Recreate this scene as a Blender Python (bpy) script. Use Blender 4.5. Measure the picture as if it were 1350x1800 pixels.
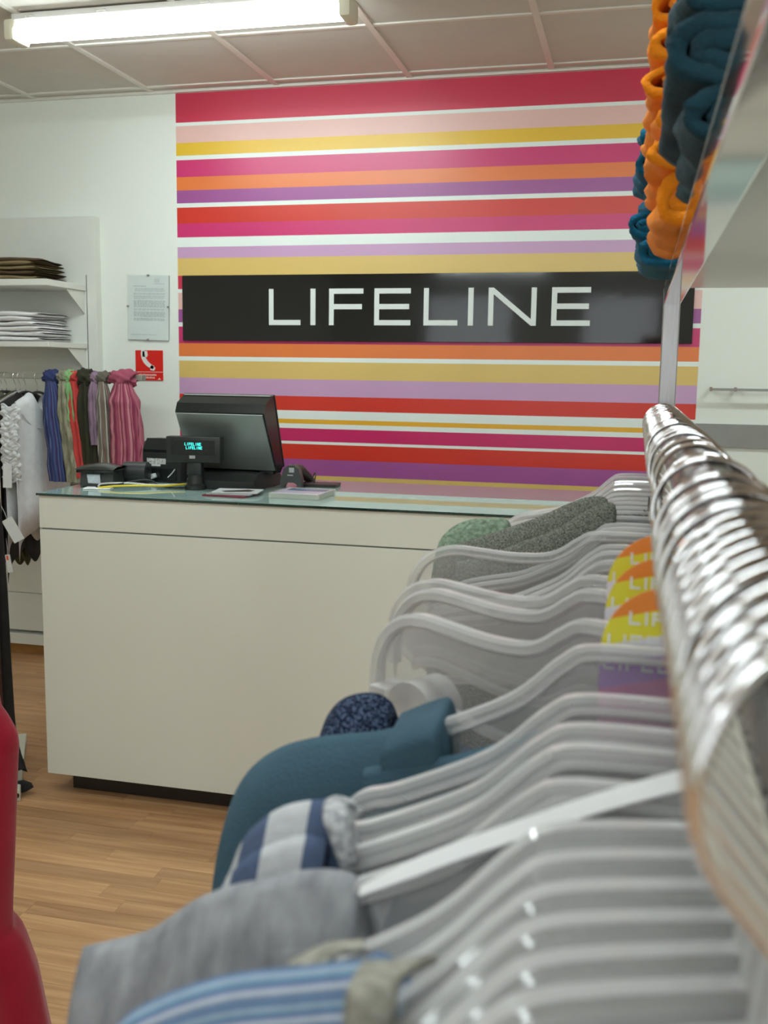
import bpy, bmesh, math, random
from mathutils import Vector, Matrix, noise
random.seed(7)
for o in list(bpy.data.objects): bpy.data.objects.remove(o)
SC = bpy.context.scene
COL = SC.collection
PI = math.pi

# ------------------------------------------------------------------ camera
F, YAW, PITCH, ROLL, CH = 1788.09, .2413, .1373, .0138, 1.4395
_cy, _sy, _cp, _sp = math.cos(YAW), math.sin(YAW), math.cos(PITCH), math.sin(PITCH)
RIGHT = Vector((_cy, _sy, 0)); FWD = Vector((-_sy*_cp, _cy*_cp, -_sp)); UP = RIGHT.cross(FWD)
R2 = RIGHT*math.cos(ROLL) + UP*math.sin(ROLL); U2 = UP*math.cos(ROLL) - RIGHT*math.sin(ROLL)
EYE = Vector((0, 0, CH))
cam = bpy.data.cameras.new('camera'); camo = bpy.data.objects.new('camera', cam); COL.objects.link(camo)
M = Matrix((R2, U2, -FWD)).transposed().to_4x4(); M.translation = EYE
camo.matrix_world = M
cam.sensor_fit = 'HORIZONTAL'; cam.sensor_width = 24.0; cam.lens = 24.0*F/1350
cam.clip_start = .01; cam.clip_end = 60
cam.dof.use_dof = True; cam.dof.focus_distance = 1.75; cam.dof.aperture_fstop = cam.lens/2.3
SC.camera = camo

# ------------------------------------------------------------------ world, exposure
SC.view_settings.view_transform = 'Standard'; SC.view_settings.look = 'None'
SC.view_settings.gamma = 1; SC.view_settings.use_curve_mapping = False
SC.view_settings.exposure = 1.05
w = bpy.data.worlds.new('world'); SC.world = w; w.use_nodes = True
w.node_tree.nodes['Background'].inputs[0].default_value = (.90, .96, 1.0, 1)
w.node_tree.nodes['Background'].inputs[1].default_value = 1.3
SC.cycles.transparent_max_bounces = 40
LAMP_STRENGTH = 20.0
LAMP_COLOR = (.88, 1.0, 1.0, 1)

def px(u, v, ax, val):
    """point of the place seen at photo pixel (u, v), lying on the plane ax = val"""
    d = FWD + R2*((u-675)/F) - U2*((v-900)/F)
    i = 'XYZ'.index(ax)
    return EYE + d*((val-EYE[i])/d[i])

# ------------------------------------------------------------------ materials
def lin(h, g=1.0):
    h = h.lstrip('#')
    c = [int(h[i:i+2], 16)/255 for i in (0, 2, 4)]
    return tuple(min(.92, g*(x/12.92 if x <= .04045 else ((x+.055)/1.055)**2.4)) for x in c) + (1,)
MATS = {}
def mat(name, color, rough=.5, metal=0, spec=.5, vary=.06, vscale=14, bump=0, bscale=200, alpha=1, emit=0, coat=0, sheen=0, stretch=None, emcol=None):
    if name in MATS: return MATS[name]
    m = bpy.data.materials.new(name); m.use_nodes = True
    nt = m.node_tree; b = nt.nodes['Principled BSDF']
    col = lin(color) if isinstance(color, str) else tuple(color)
    b.inputs['Roughness'].default_value = rough; b.inputs['Metallic'].default_value = metal
    b.inputs['Specular IOR Level'].default_value = spec; b.inputs['Alpha'].default_value = alpha
    b.inputs['Coat Weight'].default_value = coat; b.inputs['Coat Roughness'].default_value = .12
    b.inputs['Sheen Weight'].default_value = sheen
    tc = nt.nodes.new('ShaderNodeTexCoord'); mp = nt.nodes.new('ShaderNodeMapping')
    nt.links.new(tc.outputs['Object'], mp.inputs[0])
    if stretch: mp.inputs['Scale'].default_value = stretch
    n = nt.nodes.new('ShaderNodeTexNoise'); n.inputs['Scale'].default_value = vscale; n.inputs['Detail'].default_value = 4
    nt.links.new(mp.outputs[0], n.inputs['Vector'])
    r = nt.nodes.new('ShaderNodeValToRGB')
    lo = tuple(c*(1-vary) for c in col[:3])+(1,); hi = tuple(min(1, c*(1+vary)) for c in col[:3])+(1,)
    r.color_ramp.elements[0].color = lo; r.color_ramp.elements[1].color = hi
    r.color_ramp.elements[0].position = .3; r.color_ramp.elements[1].position = .7
    nt.links.new(n.outputs['Fac'], r.inputs[0]); nt.links.new(r.outputs[0], b.inputs['Base Color'])
    if bump:
        n2 = nt.nodes.new('ShaderNodeTexNoise'); n2.inputs['Scale'].default_value = bscale; n2.inputs['Detail'].default_value = 3
        nt.links.new(mp.outputs[0], n2.inputs['Vector'])
        bp = nt.nodes.new('ShaderNodeBump'); bp.inputs['Strength'].default_value = bump; bp.inputs['Distance'].default_value = .002
        nt.links.new(n2.outputs['Fac'], bp.inputs['Height']); nt.links.new(bp.outputs[0], b.inputs['Normal'])
    if emit:
        b.inputs['Emission Color'].default_value = emcol or col; b.inputs['Emission Strength'].default_value = emit
    MATS[name] = m
    return m
def stripes(name, cols, period, axis='u', rough=.9, noisy=.1, bump=.3, smooth=False):
    """woven stripes: cols = [(position 0..1, hex)], repeating every `period` metres of the cloth's own UV"""
    m = bpy.data.materials.new(name); m.use_nodes = True; nt = m.node_tree; b = nt.nodes['Principled BSDF']
    b.inputs['Roughness'].default_value = rough; b.inputs['Specular IOR Level'].default_value = .2
    uv = nt.nodes.new('ShaderNodeUVMap'); sep = nt.nodes.new('ShaderNodeSeparateXYZ'); nt.links.new(uv.outputs[0], sep.inputs[0])
    dv = nt.nodes.new('ShaderNodeMath'); dv.operation = 'DIVIDE'; dv.inputs[1].default_value = period
    nt.links.new(sep.outputs['X' if axis == 'u' else 'Y'], dv.inputs[0])
    fr = nt.nodes.new('ShaderNodeMath'); fr.operation = 'FRACT'; nt.links.new(dv.outputs[0], fr.inputs[0])
    r = nt.nodes.new('ShaderNodeValToRGB'); r.color_ramp.interpolation = 'LINEAR' if smooth else 'CONSTANT'
    e = r.color_ramp.elements
    while len(e) < len(cols): e.new(.5)
    for el, (p, c) in zip(e, cols): el.position = p; el.color = lin(c)
    nt.links.new(fr.outputs[0], r.inputs[0])
    n = nt.nodes.new('ShaderNodeTexNoise'); n.inputs['Scale'].default_value = 260; n.inputs['Detail'].default_value = 3
    tc = nt.nodes.new('ShaderNodeTexCoord'); nt.links.new(tc.outputs['Object'], n.inputs['Vector'])
    mx = nt.nodes.new('ShaderNodeMixRGB'); mx.blend_type = 'MULTIPLY'; mx.inputs[0].default_value = noisy*4
    gr = nt.nodes.new('ShaderNodeValToRGB'); gr.color_ramp.elements[0].position = .3; gr.color_ramp.elements[1].position = .7
    gr.color_ramp.elements[0].color = (.5, .5, .5, 1)
    nt.links.new(n.outputs['Fac'], gr.inputs[0])
    nt.links.new(r.outputs[0], mx.inputs[1]); nt.links.new(gr.outputs[0], mx.inputs[2]); nt.links.new(mx.outputs[0], b.inputs['Base Color'])
    bp = nt.nodes.new('ShaderNodeBump'); bp.inputs['Strength'].default_value = bump; bp.inputs['Distance'].default_value = .001
    nt.links.new(n.outputs['Fac'], bp.inputs['Height']); nt.links.new(bp.outputs[0], b.inputs['Normal'])
    MATS[name] = m
    return m
def marl(name, dark, light, scale=300, rough=.95, bump=.5, stretch=(1, 1, 1), sharp=(.4, .6)):
    """mottled yarn"""
    m = bpy.data.materials.new(name); m.use_nodes = True; nt = m.node_tree; b = nt.nodes['Principled BSDF']
    b.inputs['Roughness'].default_value = rough; b.inputs['Specular IOR Level'].default_value = .15
    tc = nt.nodes.new('ShaderNodeTexCoord'); mp = nt.nodes.new('ShaderNodeMapping'); mp.inputs['Scale'].default_value = stretch
    nt.links.new(tc.outputs['Object'], mp.inputs[0])
    n = nt.nodes.new('ShaderNodeTexNoise'); n.inputs['Scale'].default_value = scale; n.inputs['Detail'].default_value = 4
    nt.links.new(mp.outputs[0], n.inputs['Vector'])
    r = nt.nodes.new('ShaderNodeValToRGB'); r.color_ramp.elements[0].color = lin(dark); r.color_ramp.elements[1].color = lin(light)
    r.color_ramp.elements[0].position, r.color_ramp.elements[1].position = sharp
    nt.links.new(n.outputs['Fac'], r.inputs[0]); nt.links.new(r.outputs[0], b.inputs['Base Color'])
    bp = nt.nodes.new('ShaderNodeBump'); bp.inputs['Strength'].default_value = bump; bp.inputs['Distance'].default_value = .001
    nt.links.new(n.outputs['Fac'], bp.inputs['Height']); nt.links.new(bp.outputs[0], b.inputs['Normal'])
    MATS[name] = m
    return m

# ------------------------------------------------------------------ mesh helpers
class MB:
    def __init__(s): s.v = []; s.f = []; s.uv = {}
    def add(s, vs, fs):
        b = len(s.v); s.v += [tuple(p) for p in vs]; s.f += [tuple(b+i for i in f) for f in fs]; return b
    def box(s, lo, hi, ch=0):
        x0, y0, z0 = lo; x1, y1, z1 = hi
        if ch <= 0:
            s.add([(x0,y0,z0),(x1,y0,z0),(x1,y1,z0),(x0,y1,z0),(x0,y0,z1),(x1,y0,z1),(x1,y1,z1),(x0,y1,z1)],
                  [(0,3,2,1),(4,5,6,7),(0,1,5,4),(1,2,6,5),(2,3,7,6),(3,0,4,7)])
        else:
            bm = bmesh.new(); bmesh.ops.create_cube(bm, size=1)
            for v in bm.verts: v.co = Vector(((x0+x1)/2+v.co.x*(x1-x0), (y0+y1)/2+v.co.y*(y1-y0), (z0+z1)/2+v.co.z*(z1-z0)))
            bmesh.ops.bevel(bm, geom=bm.edges[:], offset=ch, segments=2, affect='EDGES', profile=.5)
            s.frombm(bm)
        return s
    def frombm(s, bm):
        bm.verts.index_update()
        s.add([v.co.copy() for v in bm.verts], [[v.index for v in f.verts] for f in bm.faces]); bm.free(); return s
    def tube(s, pts, r, n=8, caps=True, flat=None):
        pts = [Vector(p) for p in pts]; k = len(pts)
        rs = r if isinstance(r, (list, tuple)) else [r]*k
        t0 = (pts[1]-pts[0]).normalized()
        up = Vector((0,0,1)) if abs(t0.z) < .9 else Vector((0,1,0))
        nx = t0.cross(up).normalized(); rings = []; vs = []
        for i, p in enumerate(pts):
            t = ((pts[min(i+1, k-1)]-pts[max(i-1, 0)])).normalized()
            nx = (nx - t*nx.dot(t)).normalized(); ny = t.cross(nx)
            for j in range(n):
                a = 2*PI*j/n
                vs.append(p + nx*math.cos(a)*rs[i] + ny*math.sin(a)*rs[i]*(flat or 1))
        fs = [(i*n+j, i*n+(j+1)%n, (i+1)*n+(j+1)%n, (i+1)*n+j) for i in range(k-1) for j in range(n)]
        if caps: fs += [tuple(reversed(range(n))), tuple(range((k-1)*n, k*n))]
        s.add(vs, fs); return s
    def prism(s, poly, axis, a, b):
        """polygon (2-D, counter-clockwise) pushed along an axis from a to b"""
        def P(q, t):
            return {'X': (t, q[0], q[1]), 'Y': (q[0], t, q[1]), 'Z': (q[0], q[1], t)}[axis]
        n = len(poly)
        s.add([P(q, a) for q in poly]+[P(q, b) for q in poly],
              [tuple(range(n)), tuple(reversed(range(n, 2*n)))]+[(i, i+n, (i+1)%n+n, (i+1)%n) for i in range(n)]); return s
    def grid(s, fn, nu, nv, closeu=False, uvfn=None):
        b = len(s.v)
        mu = nu if closeu else nu+1
        vs = [fn(i/nu, j/nv) for j in range(nv+1) for i in range(mu)]
        fs = [(j*mu+i, j*mu+(i+1)%mu, (j+1)*mu+(i+1)%mu, (j+1)*mu+i) for j in range(nv) for i in range(nu)]
        s.add(vs, fs)
        if uvfn:
            for j in range(nv+1):
                for i in range(mu): s.uv[b+j*mu+i] = uvfn(i/nu, j/nv)
        return s
    def mesh(s, name, smooth=False):
        me = bpy.data.meshes.new(name); me.from_pydata(s.v, [], s.f); me.update()
        bm = bmesh.new(); bm.from_mesh(me); bmesh.ops.recalc_face_normals(bm, faces=bm.faces[:])
        bm.to_mesh(me); bm.free()
        if s.uv:
            l = me.uv_layers.new(name='UVMap')
            for lp in me.loops: l.data[lp.index].uv = s.uv.get(lp.vertex_index, (0, 0))
        if smooth:
            me.polygons.foreach_set('use_smooth', [True]*len(me.polygons))
            if smooth != 'all':
                try: me.set_sharp_from_angle(angle=math.radians(40))
                except Exception: pass
        return me
def link(name, me, m, parent=None, loc=None, rot=None):
    o = bpy.data.objects.new(name, me)
    if me is not None and m is not None and not me.materials: me.materials.append(m)
    COL.objects.link(o)
    if parent: o.parent = parent
    if loc is not None: o.location = loc
    if rot is not None: o.rotation_euler = rot
    return o
def obj(name, mb, m, parent=None, smooth=False, loc=None, rot=None, solid=0):
    o = link(name, mb.mesh(name, smooth), m, parent, loc, rot)
    if solid:
        md = o.modifiers.new('thickness', 'SOLIDIFY'); md.thickness = solid; md.offset = 0
    return o
def tag(o, label, cat, group=None):
    o['label'] = label; o['category'] = cat
    if group: o['group'] = group
    return o
def thing(name, label, cat, loc=(0,0,0), rot=(0,0,0), group=None):
    o = bpy.data.objects.new(name, None); COL.objects.link(o); o.location = loc; o.rotation_euler = rot
    o.empty_display_size = .05
    return tag(o, label, cat, group)
def struct(o, label=None):
    o['kind'] = 'structure'
    if label: o['label'] = label
    return o
def catmull(pts, n):
    pts = [Vector(p) for p in pts]; k = len(pts); out = []
    for i in range(n):
        t = i/(n-1)*(k-1); a = min(int(t), k-2); f = t-a
        p0, p1, p2, p3 = pts[max(a-1,0)], pts[a], pts[a+1], pts[min(a+2,k-1)]
        out.append(.5*((2*p1)+(p2-p0)*f+(2*p0-5*p1+4*p2-p3)*f*f+(3*p1-p0-3*p2+p3)*f**3))
    return out
def nz(x, y=0, z=0): return noise.noise(Vector((x, y, z)))

# ------------------------------------------------------------------ shared materials
WHITEWALL = mat('painted_wall', (.81, .85, .79, 1), .85, bump=.08, bscale=120, vary=.015, vscale=2)
CEIL = mat('ceiling_tile_white', (.68, .655, .60, 1), .9, bump=.1, bscale=300, vary=.02)
BARW = mat('ceiling_grid_enamel', (.78, .76, .70, 1), .3, vary=.01)
LAM = mat('white_laminate', (.72, .735, .665, 1), .42, vary=.012, vscale=3, bump=.02, bscale=400)
PANELW = mat('white_panel', (.74, .755, .70, 1), .55, vary=.015)
STEEL = mat('brushed_steel', (.46, .45, .45, 1), .30, metal=1, vary=.1, vscale=30, stretch=(40, 40, 1))
POLISH = mat('polished_steel', (.72, .71, .70, 1), .06, metal=1, vary=.03)
CHROME = mat('chrome', (.90, .90, .92, 1), .10, metal=1, vary=.02)
BLACKP = mat('black_plastic', (.018, .021, .020, 1), .42, vary=.15, bump=.05, bscale=900)
BLACKG = mat('black_gloss_plastic', (.012, .016, .015, 1), .2, vary=.1)
SILVERP = mat('silver_back_plate', (.34, .36, .34, 1), .36, metal=.75, vary=.06, vscale=6)
PAPER = mat('white_paper', (.82, .83, .82, 1), .7, vary=.02)
DARKWOOD = mat('dark_plinth', (.020, .013, .009, 1), .5, vary=.2)
GREYMETAL = mat('grey_metal', (.30, .30, .28, 1), .4, metal=.7, vary=.05)
CLEARH = mat('clear_hanger_rim', (.68, .67, .67, 1), .08, spec=.9, vary=.02, alpha=.62)
CLEARW = mat('clear_hanger_web', (.55, .54, .54, 1), .16, spec=.7, vary=.04, alpha=.45)

def fresnel_alpha(m, lo, hi):
    nt = m.node_tree; b = nt.nodes['Principled BSDF']
    lw = nt.nodes.new('ShaderNodeLayerWeight'); lw.inputs[0].default_value = .45
    mr = nt.nodes.new('ShaderNodeMapRange'); mr.inputs[3].default_value = lo; mr.inputs[4].default_value = hi
    nt.links.new(lw.outputs['Facing'], mr.inputs[0]); nt.links.new(mr.outputs[0], b.inputs['Alpha'])
fresnel_alpha(CLEARH, .30, .90); fresnel_alpha(CLEARW, .20, .70)

# ------------------------------------------------------------------ room
D = 4.4617; ZC = 2.6878
XL, XR, YB = -3.9, 2.7, -4.2
struct(obj('wall_back', MB().box((XL-.1, D, -.05), (XR+.1, D+.1, ZC+.1)), WHITEWALL), 'white painted back wall behind the counter')
struct(obj('wall_left', MB().box((XL-.1, YB, -.05), (XL, D, ZC+.1)), WHITEWALL))
struct(obj('wall_right', MB().box((XR, YB, -.05), (XR+.1, D, ZC+.1)), WHITEWALL))
rear = MB()
wins = [(-2.75, -1.55), (-.75, .25), (.75, 1.9)]
xs = [XL-.1]+[q for a in wins for q in a]+[XR+.1]
for i in range(0, len(xs), 2): rear.box((xs[i], YB-.1, -.05), (xs[i+1], YB, ZC+.1))
for a, b in wins:
    rear.box((a, YB-.1, -.05), (b, YB, .5)); rear.box((a, YB-.1, 2.45), (b, YB, ZC+.1))
struct(obj('wall_rear', rear, WHITEWALL))
GLASSP = mat('window_glass', (.9, .95, .95, 1), .02, alpha=.12)
for i, (a, b) in enumerate(wins):
    fr = MB()
    fr.box((a, YB-.07, .5), (a+.05, YB-.02, 2.45)).box((b-.05, YB-.07, .5), (b, YB-.02, 2.45))
    fr.box((a+.05, YB-.07, .5), (b-.05, YB-.02, .55)).box((a+.05, YB-.07, 2.40), (b-.05, YB-.02, 2.45))
    wo = struct(obj('window_%d' % (i+1), fr, GREYMETAL))
    obj('pane', MB().box((a+.05, YB-.05, .55), (b-.05, YB-.044, 2.40)), GLASSP, wo)

# floor: slab + laminate strips
def wood():
    m = bpy.data.materials.new('beech_laminate'); m.use_nodes = True; nt = m.node_tree; b = nt.nodes['Principled BSDF']
    b.inputs['Roughness'].default_value = .38; b.inputs['Specular IOR Level'].default_value = .4
    g = nt.nodes.new('ShaderNodeNewGeometry'); mp = nt.nodes.new('ShaderNodeMapping'); mp.inputs['Scale'].default_value = (1.6, 26, 1)
    oi = nt.nodes.new('ShaderNodeObjectInfo')
    ad = nt.nodes.new('ShaderNodeVectorMath'); ad.operation = 'ADD'
    nt.links.new(g.outputs['Position'], mp.inputs[0]); nt.links.new(mp.outputs[0], ad.inputs[0])
    mu = nt.nodes.new('ShaderNodeMath'); mu.operation = 'MULTIPLY'; mu.inputs[1].default_value = 40
    nt.links.new(oi.outputs['Random'], mu.inputs[0]); nt.links.new(mu.outputs[0], ad.inputs[1])
    n = nt.nodes.new('ShaderNodeTexNoise'); n.inputs['Scale'].default_value = 1.6; n.inputs['Detail'].default_value = 6; n.inputs['Distortion'].default_value = .6
    nt.links.new(ad.outputs[0], n.inputs['Vector'])
    r = nt.nodes.new('ShaderNodeValToRGB'); e = r.color_ramp.elements
    e[0].position = .25; e[0].color = lin('#A87C54'); e[1].position = .75; e[1].color = lin('#D3AB80')
    nt.links.new(n.outputs['Fac'], r.inputs[0])
    r2 = nt.nodes.new('ShaderNodeValToRGB'); r2.color_ramp.elements[0].color = (.80, .76, .72, 1); r2.color_ramp.elements[1].color = (1.04, 1.0, .96, 1)
    nt.links.new(oi.outputs['Random'], r2.inputs[0])
    mx = nt.nodes.new('ShaderNodeMixRGB'); mx.blend_type = 'MULTIPLY'; mx.inputs[0].default_value = 1
    nt.links.new(r.outputs[0], mx.inputs[1]); nt.links.new(r2.outputs[0], mx.inputs[2]); nt.links.new(mx.outputs[0], b.inputs['Base Color'])
    return m
WOOD = wood()
floor = struct(obj('floor', MB().box((XL-.1, YB-.1, -.09), (XR+.1, D+.1, -.004)), DARKWOOD), 'light beech laminate strip floor')
SW, SL = .0655, .47
strip = MB().box((0, 0, -.0045), (SL-.0006, SW-.0006, 0)).mesh('strip')
rest = MB(); row = 0; y = D-SW; cnt = 0
while y > YB:
    off = random.random()*SL; x = XL-SL+off
    while x < XR:
        # strips in view: left of and in front of the counter, down to the frame's lower edge
        vis = (2.0 < y < D and -3.0 < x+SL/2 < -.75 and not (y > 3.02 and x > -1.8) and x+SL/2 > -.78*y-.30 and x < -.33*y+.45)
        if vis and cnt < 300 and x > XL and x+SL < XR:
            link('strip', strip, WOOD, floor, loc=(x, y, 0)); cnt += 1
        else:
            rest.box((max(x, XL), y, -.0045), (min(x+SL-.0006, XR), y+SW-.0006, 0))
        x += SL
    y -= SW
ro = obj('remaining_strips', rest, WOOD, floor); ro['kind'] = 'stuff'
BEECH = mat('beech_skirting', lin('#A8793F'), .4, vary=.15, vscale=6, stretch=(1, 8, 8))
struct(obj('baseboard_back', MB().box((XL, D-.015, 0), (XR, D, .057)), BEECH), 'beech skirting board at the foot of the back wall')

# ceiling: tiles in a T-bar grid
ceil = struct(obj('ceiling', MB().box((XL-.1, YB-.1, ZC+.09), (XR+.1, D+.1, ZC+.14)), WHITEWALL), 'suspended ceiling of square tiles')
T0, YR, TS = -2.8068, 3.7745, .6
gx = [T0+TS*k for k in range(-1, 10) if XL < T0+TS*k < XR]; gy = [YR+TS*k for k in range(-13, 2) if YB < YR+TS*k < D]
ex = [XL]+gx+[XR]; ey = [YB]+gy+[D]
for i in range(len(ex)-1):
    for j in range(len(ey)-1):
        obj('ceiling_tile', MB().box((ex[i]+.004, ey[j]+.004, ZC+.001), (ex[i+1]-.004, ey[j+1]-.004, ZC+.016)), CEIL, ceil)
for x in gx: obj('main_runner', MB().box((x-.012, YB, ZC-.006), (x+.012, D-.02, ZC+.0005)), BARW, ceil)
for yy in gy:
    for i in range(len(ex)-1):
        obj('cross_tee', MB().box((ex[i]+.0125, yy-.010, ZC-.0052), (ex[i+1]-.0125, yy+.010, ZC+.0005)), BARW, ceil)
struct(obj('trim_1', MB().box((XL, D-.02, ZC-.012), (XR, D-.0005, ZC+.0005)), BARW), 'white wall angle between ceiling and back wall')

# ------------------------------------------------------------------ fluorescent lamps
IVORY = mat('ivory_plastic', (.80, .78, .62, 1), .4, vary=.02)
BATTEN = mat('batten_enamel', (.8, .8, .78, 1), .35, vary=.01)
TUBE = mat('lit_diffuser', (.95, .96, .93, 1), .3, emit=LAMP_STRENGTH, emcol=LAMP_COLOR, vary=.01)
COVER = mat('diffuser_upper', (.86, .87, .85, 1), .35, emit=.35, emcol=(1, 1, .95, 1), vary=.01)
def lamp(x0, x1, yc, label, group):
    t = thing('ceiling_lamp', label, 'lamp', ((x0+x1)/2, yc, ZC-.006), group=group)
    h = (x1-x0)/2
    obj('batten', MB().box((-h+.02, -.03, -.022), (h-.02, .03, -.0005)), BATTEN, t)
    # prismatic cover: upper flank and glowing lower half (profile in Y-Z)
    up = [(-.050, -.055), (-.042, -.024), (.042, -.024), (.050, -.055)]
    obj('cover', MB().prism(up, 'X', -h+.04, h-.04), COVER, t)
    lo = [(.050, -.0555), (-.050, -.0555)]+[(-.050*math.cos(a), -.0555-.036*math.sin(a)) for a in [PI*k/10 for k in range(1, 10)]]
    obj('diffuser', MB().prism(lo, 'X', -h+.04, h-.04), TUBE, t, smooth=True)
    for s in (-1, 1):
        obj('end_cap', MB().box((s*h-(.042 if s > 0 else 0), -.055, -.096), (s*h+(.042 if s < 0 else 0), .055, -.022), .012), IVORY, t, smooth=True)
    for k in (-.42, -.2, .1, .33):
        obj('clip', MB().box((k*2*h-.018, -.053, -.026), (k*2*h+.018, -.040, -.015), .003), CHROME, t)
    return t
lamp(-2.245, -.965, 3.42, 'white fluorescent tube lamp on the ceiling before the striped wall', 'ceiling lamps')
for x0, yc, lb in ((.75, 3.42, 'unseen fluorescent ceiling lamp right of the first one, before the back wall'), (-2.245, 1.62, 'unseen fluorescent ceiling lamp in front of the counter, on the left'),
                   (-.62, .75, 'unseen fluorescent ceiling lamp above the steel clothes rack'), (-2.245, -2.5, 'unseen fluorescent ceiling lamp behind the camera, on the left'), (-.62, -1.2, 'unseen fluorescent ceiling lamp behind the camera, above the rack')):
    lamp(x0, x0+1.28, yc, lb, 'ceiling lamps')  # copies of the lamp out of view, added to light the room

# ------------------------------------------------------------------ striped wallpaper
INK = dict(crimson='#C22F4B', white='#DCE4DF', pink='#DDB5AD', yellow='#DDB52C', magenta='#C62C6B', orange='#DD7638', purple='#9A5090',
           red='#C93222', lilac='#BF97BC', tan='#D2B468', gold='#DDA628', deep='#C0225F')
def ink(k):
    m = mat('ink_'+k, lin(INK[k], 1.12), .34, spec=.55, vary=.03, vscale=3, bump=.22, bscale=38)
    return m
bands = [('crimson', 2.675, 2.5481), ('white', 2.5481, 2.5329), ('pink', 2.5329, 2.4592), ('yellow', 2.4592, 2.403), ('white', 2.403, 2.3837),
 ('magenta', 2.3837, 2.3085), ('orange', 2.3085, 2.2494), ('purple', 2.2494, 2.1924), ('white', 2.1924, 2.1732), ('red', 2.1732, 2.1019),
 ('magenta', 2.1019, 2.0398), ('white', 2.0398, 1.9959), ('lilac', 1.9959, 1.9458), ('tan', 1.9458, 1.867), ('crimson', 1.867, 1.806),
 ('white', 1.806, 1.7894), ('pink', 1.7894, 1.7133), ('purple', 1.7133, 1.6539), ('white', 1.6539, 1.6345), ('magenta', 1.6345, 1.5575),
 ('orange', 1.5575, 1.4971), ('white', 1.4971, 1.4775), ('tan', 1.4775, 1.3985), ('lilac', 1.3985, 1.322), ('red', 1.322, 1.2567),
 ('white', 1.2567, 1.2173), ('gold', 1.2173, 1.1965), ('white', 1.1965, 1.1752), ('deep', 1.1752, 1.1157), ('white', 1.1157, 1.1031),
 ('red', 1.1031, 1.0335), ('purple', 1.0335, .9589), ('tan', .9589, .935), ('crimson', .935, .86), ('white', .86, .82), ('lilac', .82, .74),
 ('orange', .74, .66), ('white', .66, .63), ('magenta', .63, .55), ('red', .55, .46), ('white', .46, .43), ('yellow', .43, .36),
 ('purple', .36, .28), ('white', .28, .25), ('pink', .25, .17), ('deep', .17, .06)]
SX0, SX1 = -2.0998, .2388
wp = thing('striped_wallpaper', 'wallpaper of bright pink, orange, purple and yellow stripes on the back wall', 'wallpaper', ((SX0+SX1)/2, D, .06))
for k, z1, z0 in bands:
    o = obj('stripe', MB().box((SX0-(SX0+SX1)/2, -.0015, z0-.06), (SX1-(SX0+SX1)/2, -.0002, z1-.06)), ink(k), wp)

# sign
SIGNB = mat('black_gloss_sign', (.005, .005, .005, 1), .07, spec=.65, vary=.05, bump=.08, bscale=9)
LETTER = mat('white_letter_film', (.74, .79, .76, 1), .4, vary=.01)
def letter(ch, x0, x1, z0, z1, sv, sh):
    """flat sans letter built of bars: list of convex 2-D polygons"""
    B = lambda a, b, c, d: [(a, c), (b, c), (b, d), (a, d)]
    zm = (z0+z1)/2
    if ch == 'I': return [B(x0, x1, z0, z1)]
    if ch == 'L': return [B(x0, x0+sv, z0, z1), B(x0+sv, x1, z0, z0+sh)]
    if ch == 'F': return [B(x0, x0+sv, z0, z1), B(x0+sv, x1, z1-sh, z1), B(x0+sv, x1-.04*(x1-x0), zm-sh*.45, zm+sh*.55)]
    if ch == 'E': return [B(x0, x0+sv, z0, z1), B(x0+sv, x1, z1-sh, z1), B(x0+sv, x1-.04*(x1-x0), zm-sh*.45, zm+sh*.55), B(x0+sv, x1, z0, z0+sh)]
    if ch == 'N': return [B(x0, x0+sv, z0, z1), B(x1-sv, x1, z0, z1), [(x0+sv, z1), (x0+sv, z1-sv*1.25), (x1-sv, z0), (x1-sv, z0+sv*1.25)]]
sx0, sx1, sz0, sz1 = -2.0734, .208, 1.5705, 1.8664
sg = thing('sign', 'long black glossy LIFELINE sign on the striped wall', 'sign', ((sx0+sx1)/2, D-.002, sz0))
ox = (sx0+sx1)/2
obj('panel', MB().box((sx0-ox, -.012, 0), (sx1-ox, 0, sz1-sz0), .001), SIGNB, sg)
LX = [-1.6469, -1.4955, -1.4485, -1.425, -1.3612, -1.2022, -1.1517, -.9867, -.928, -.7772, -.7313, -.7084, -.6435, -.437, -.3729, -.2102]
for i, ch in enumerate('LIFELINE'):
    m = MB()
    for p in letter(ch, LX[2*i]-ox, LX[2*i+1]-ox, 1.642-sz0, 1.803-sz0, .0222, .0228): m.prism(p, 'Y', -.0135, -.0121)
    obj('letter', m, LETTER, sg)

# notice in a clip frame
fr = thing('notice_frame', 'typed notice behind glass in a frameless clip frame on the wall', 'notice', (-2.252, D-.002, 1.572), (0, math.radians(1.2), 0))
obj('backing', MB().box((-.104, -.006, 0), (.104, 0, .298)), mat('hardboard', (.2, .19, .17, 1), .8), fr)
obj('paper', MB().box((-.104, -.0075, 0), (.104, -.0061, .298)), mat('notice_paper', (.70, .76, .74, 1), .7, vary=.03), fr)
tx = MB(); random.seed(3)
def tl(x0, x1, z, h=.0022):
    x = x0
    while x < x1-.004:
        wd = random.uniform(.006, .02); tx.box((x, -.0080, z), (min(x+wd, x1), -.0076, z+h)); x += wd+.003
tl(.03, .06, .279); tl(.03, .062, .273); tl(.03, .058, .267); tl(.03, .085, .258)
tl(-.078, -.012, .246, .003)
for z in (.236, .230, .224): tl(-.07, .085, z)
for z in (.214, .209): tl(-.075, .085, z)
for z in (.201, .196, .190): tl(-.075, .085, z)
for k in range(8): tl(-.075, .085, .180-k*.0042)
for k in range(2): tl(-.075, .085, .142-k*.0045)
for k in range(6): tl(-.075, .085, .128-k*.0042)
for k in range(3): tl(-.075, .085, .098-k*.0045)
tl(-.09, .04, .022)
obj('printed_text', tx, mat('grey_print', (.27, .34, .33, 1), .8), fr)
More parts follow.
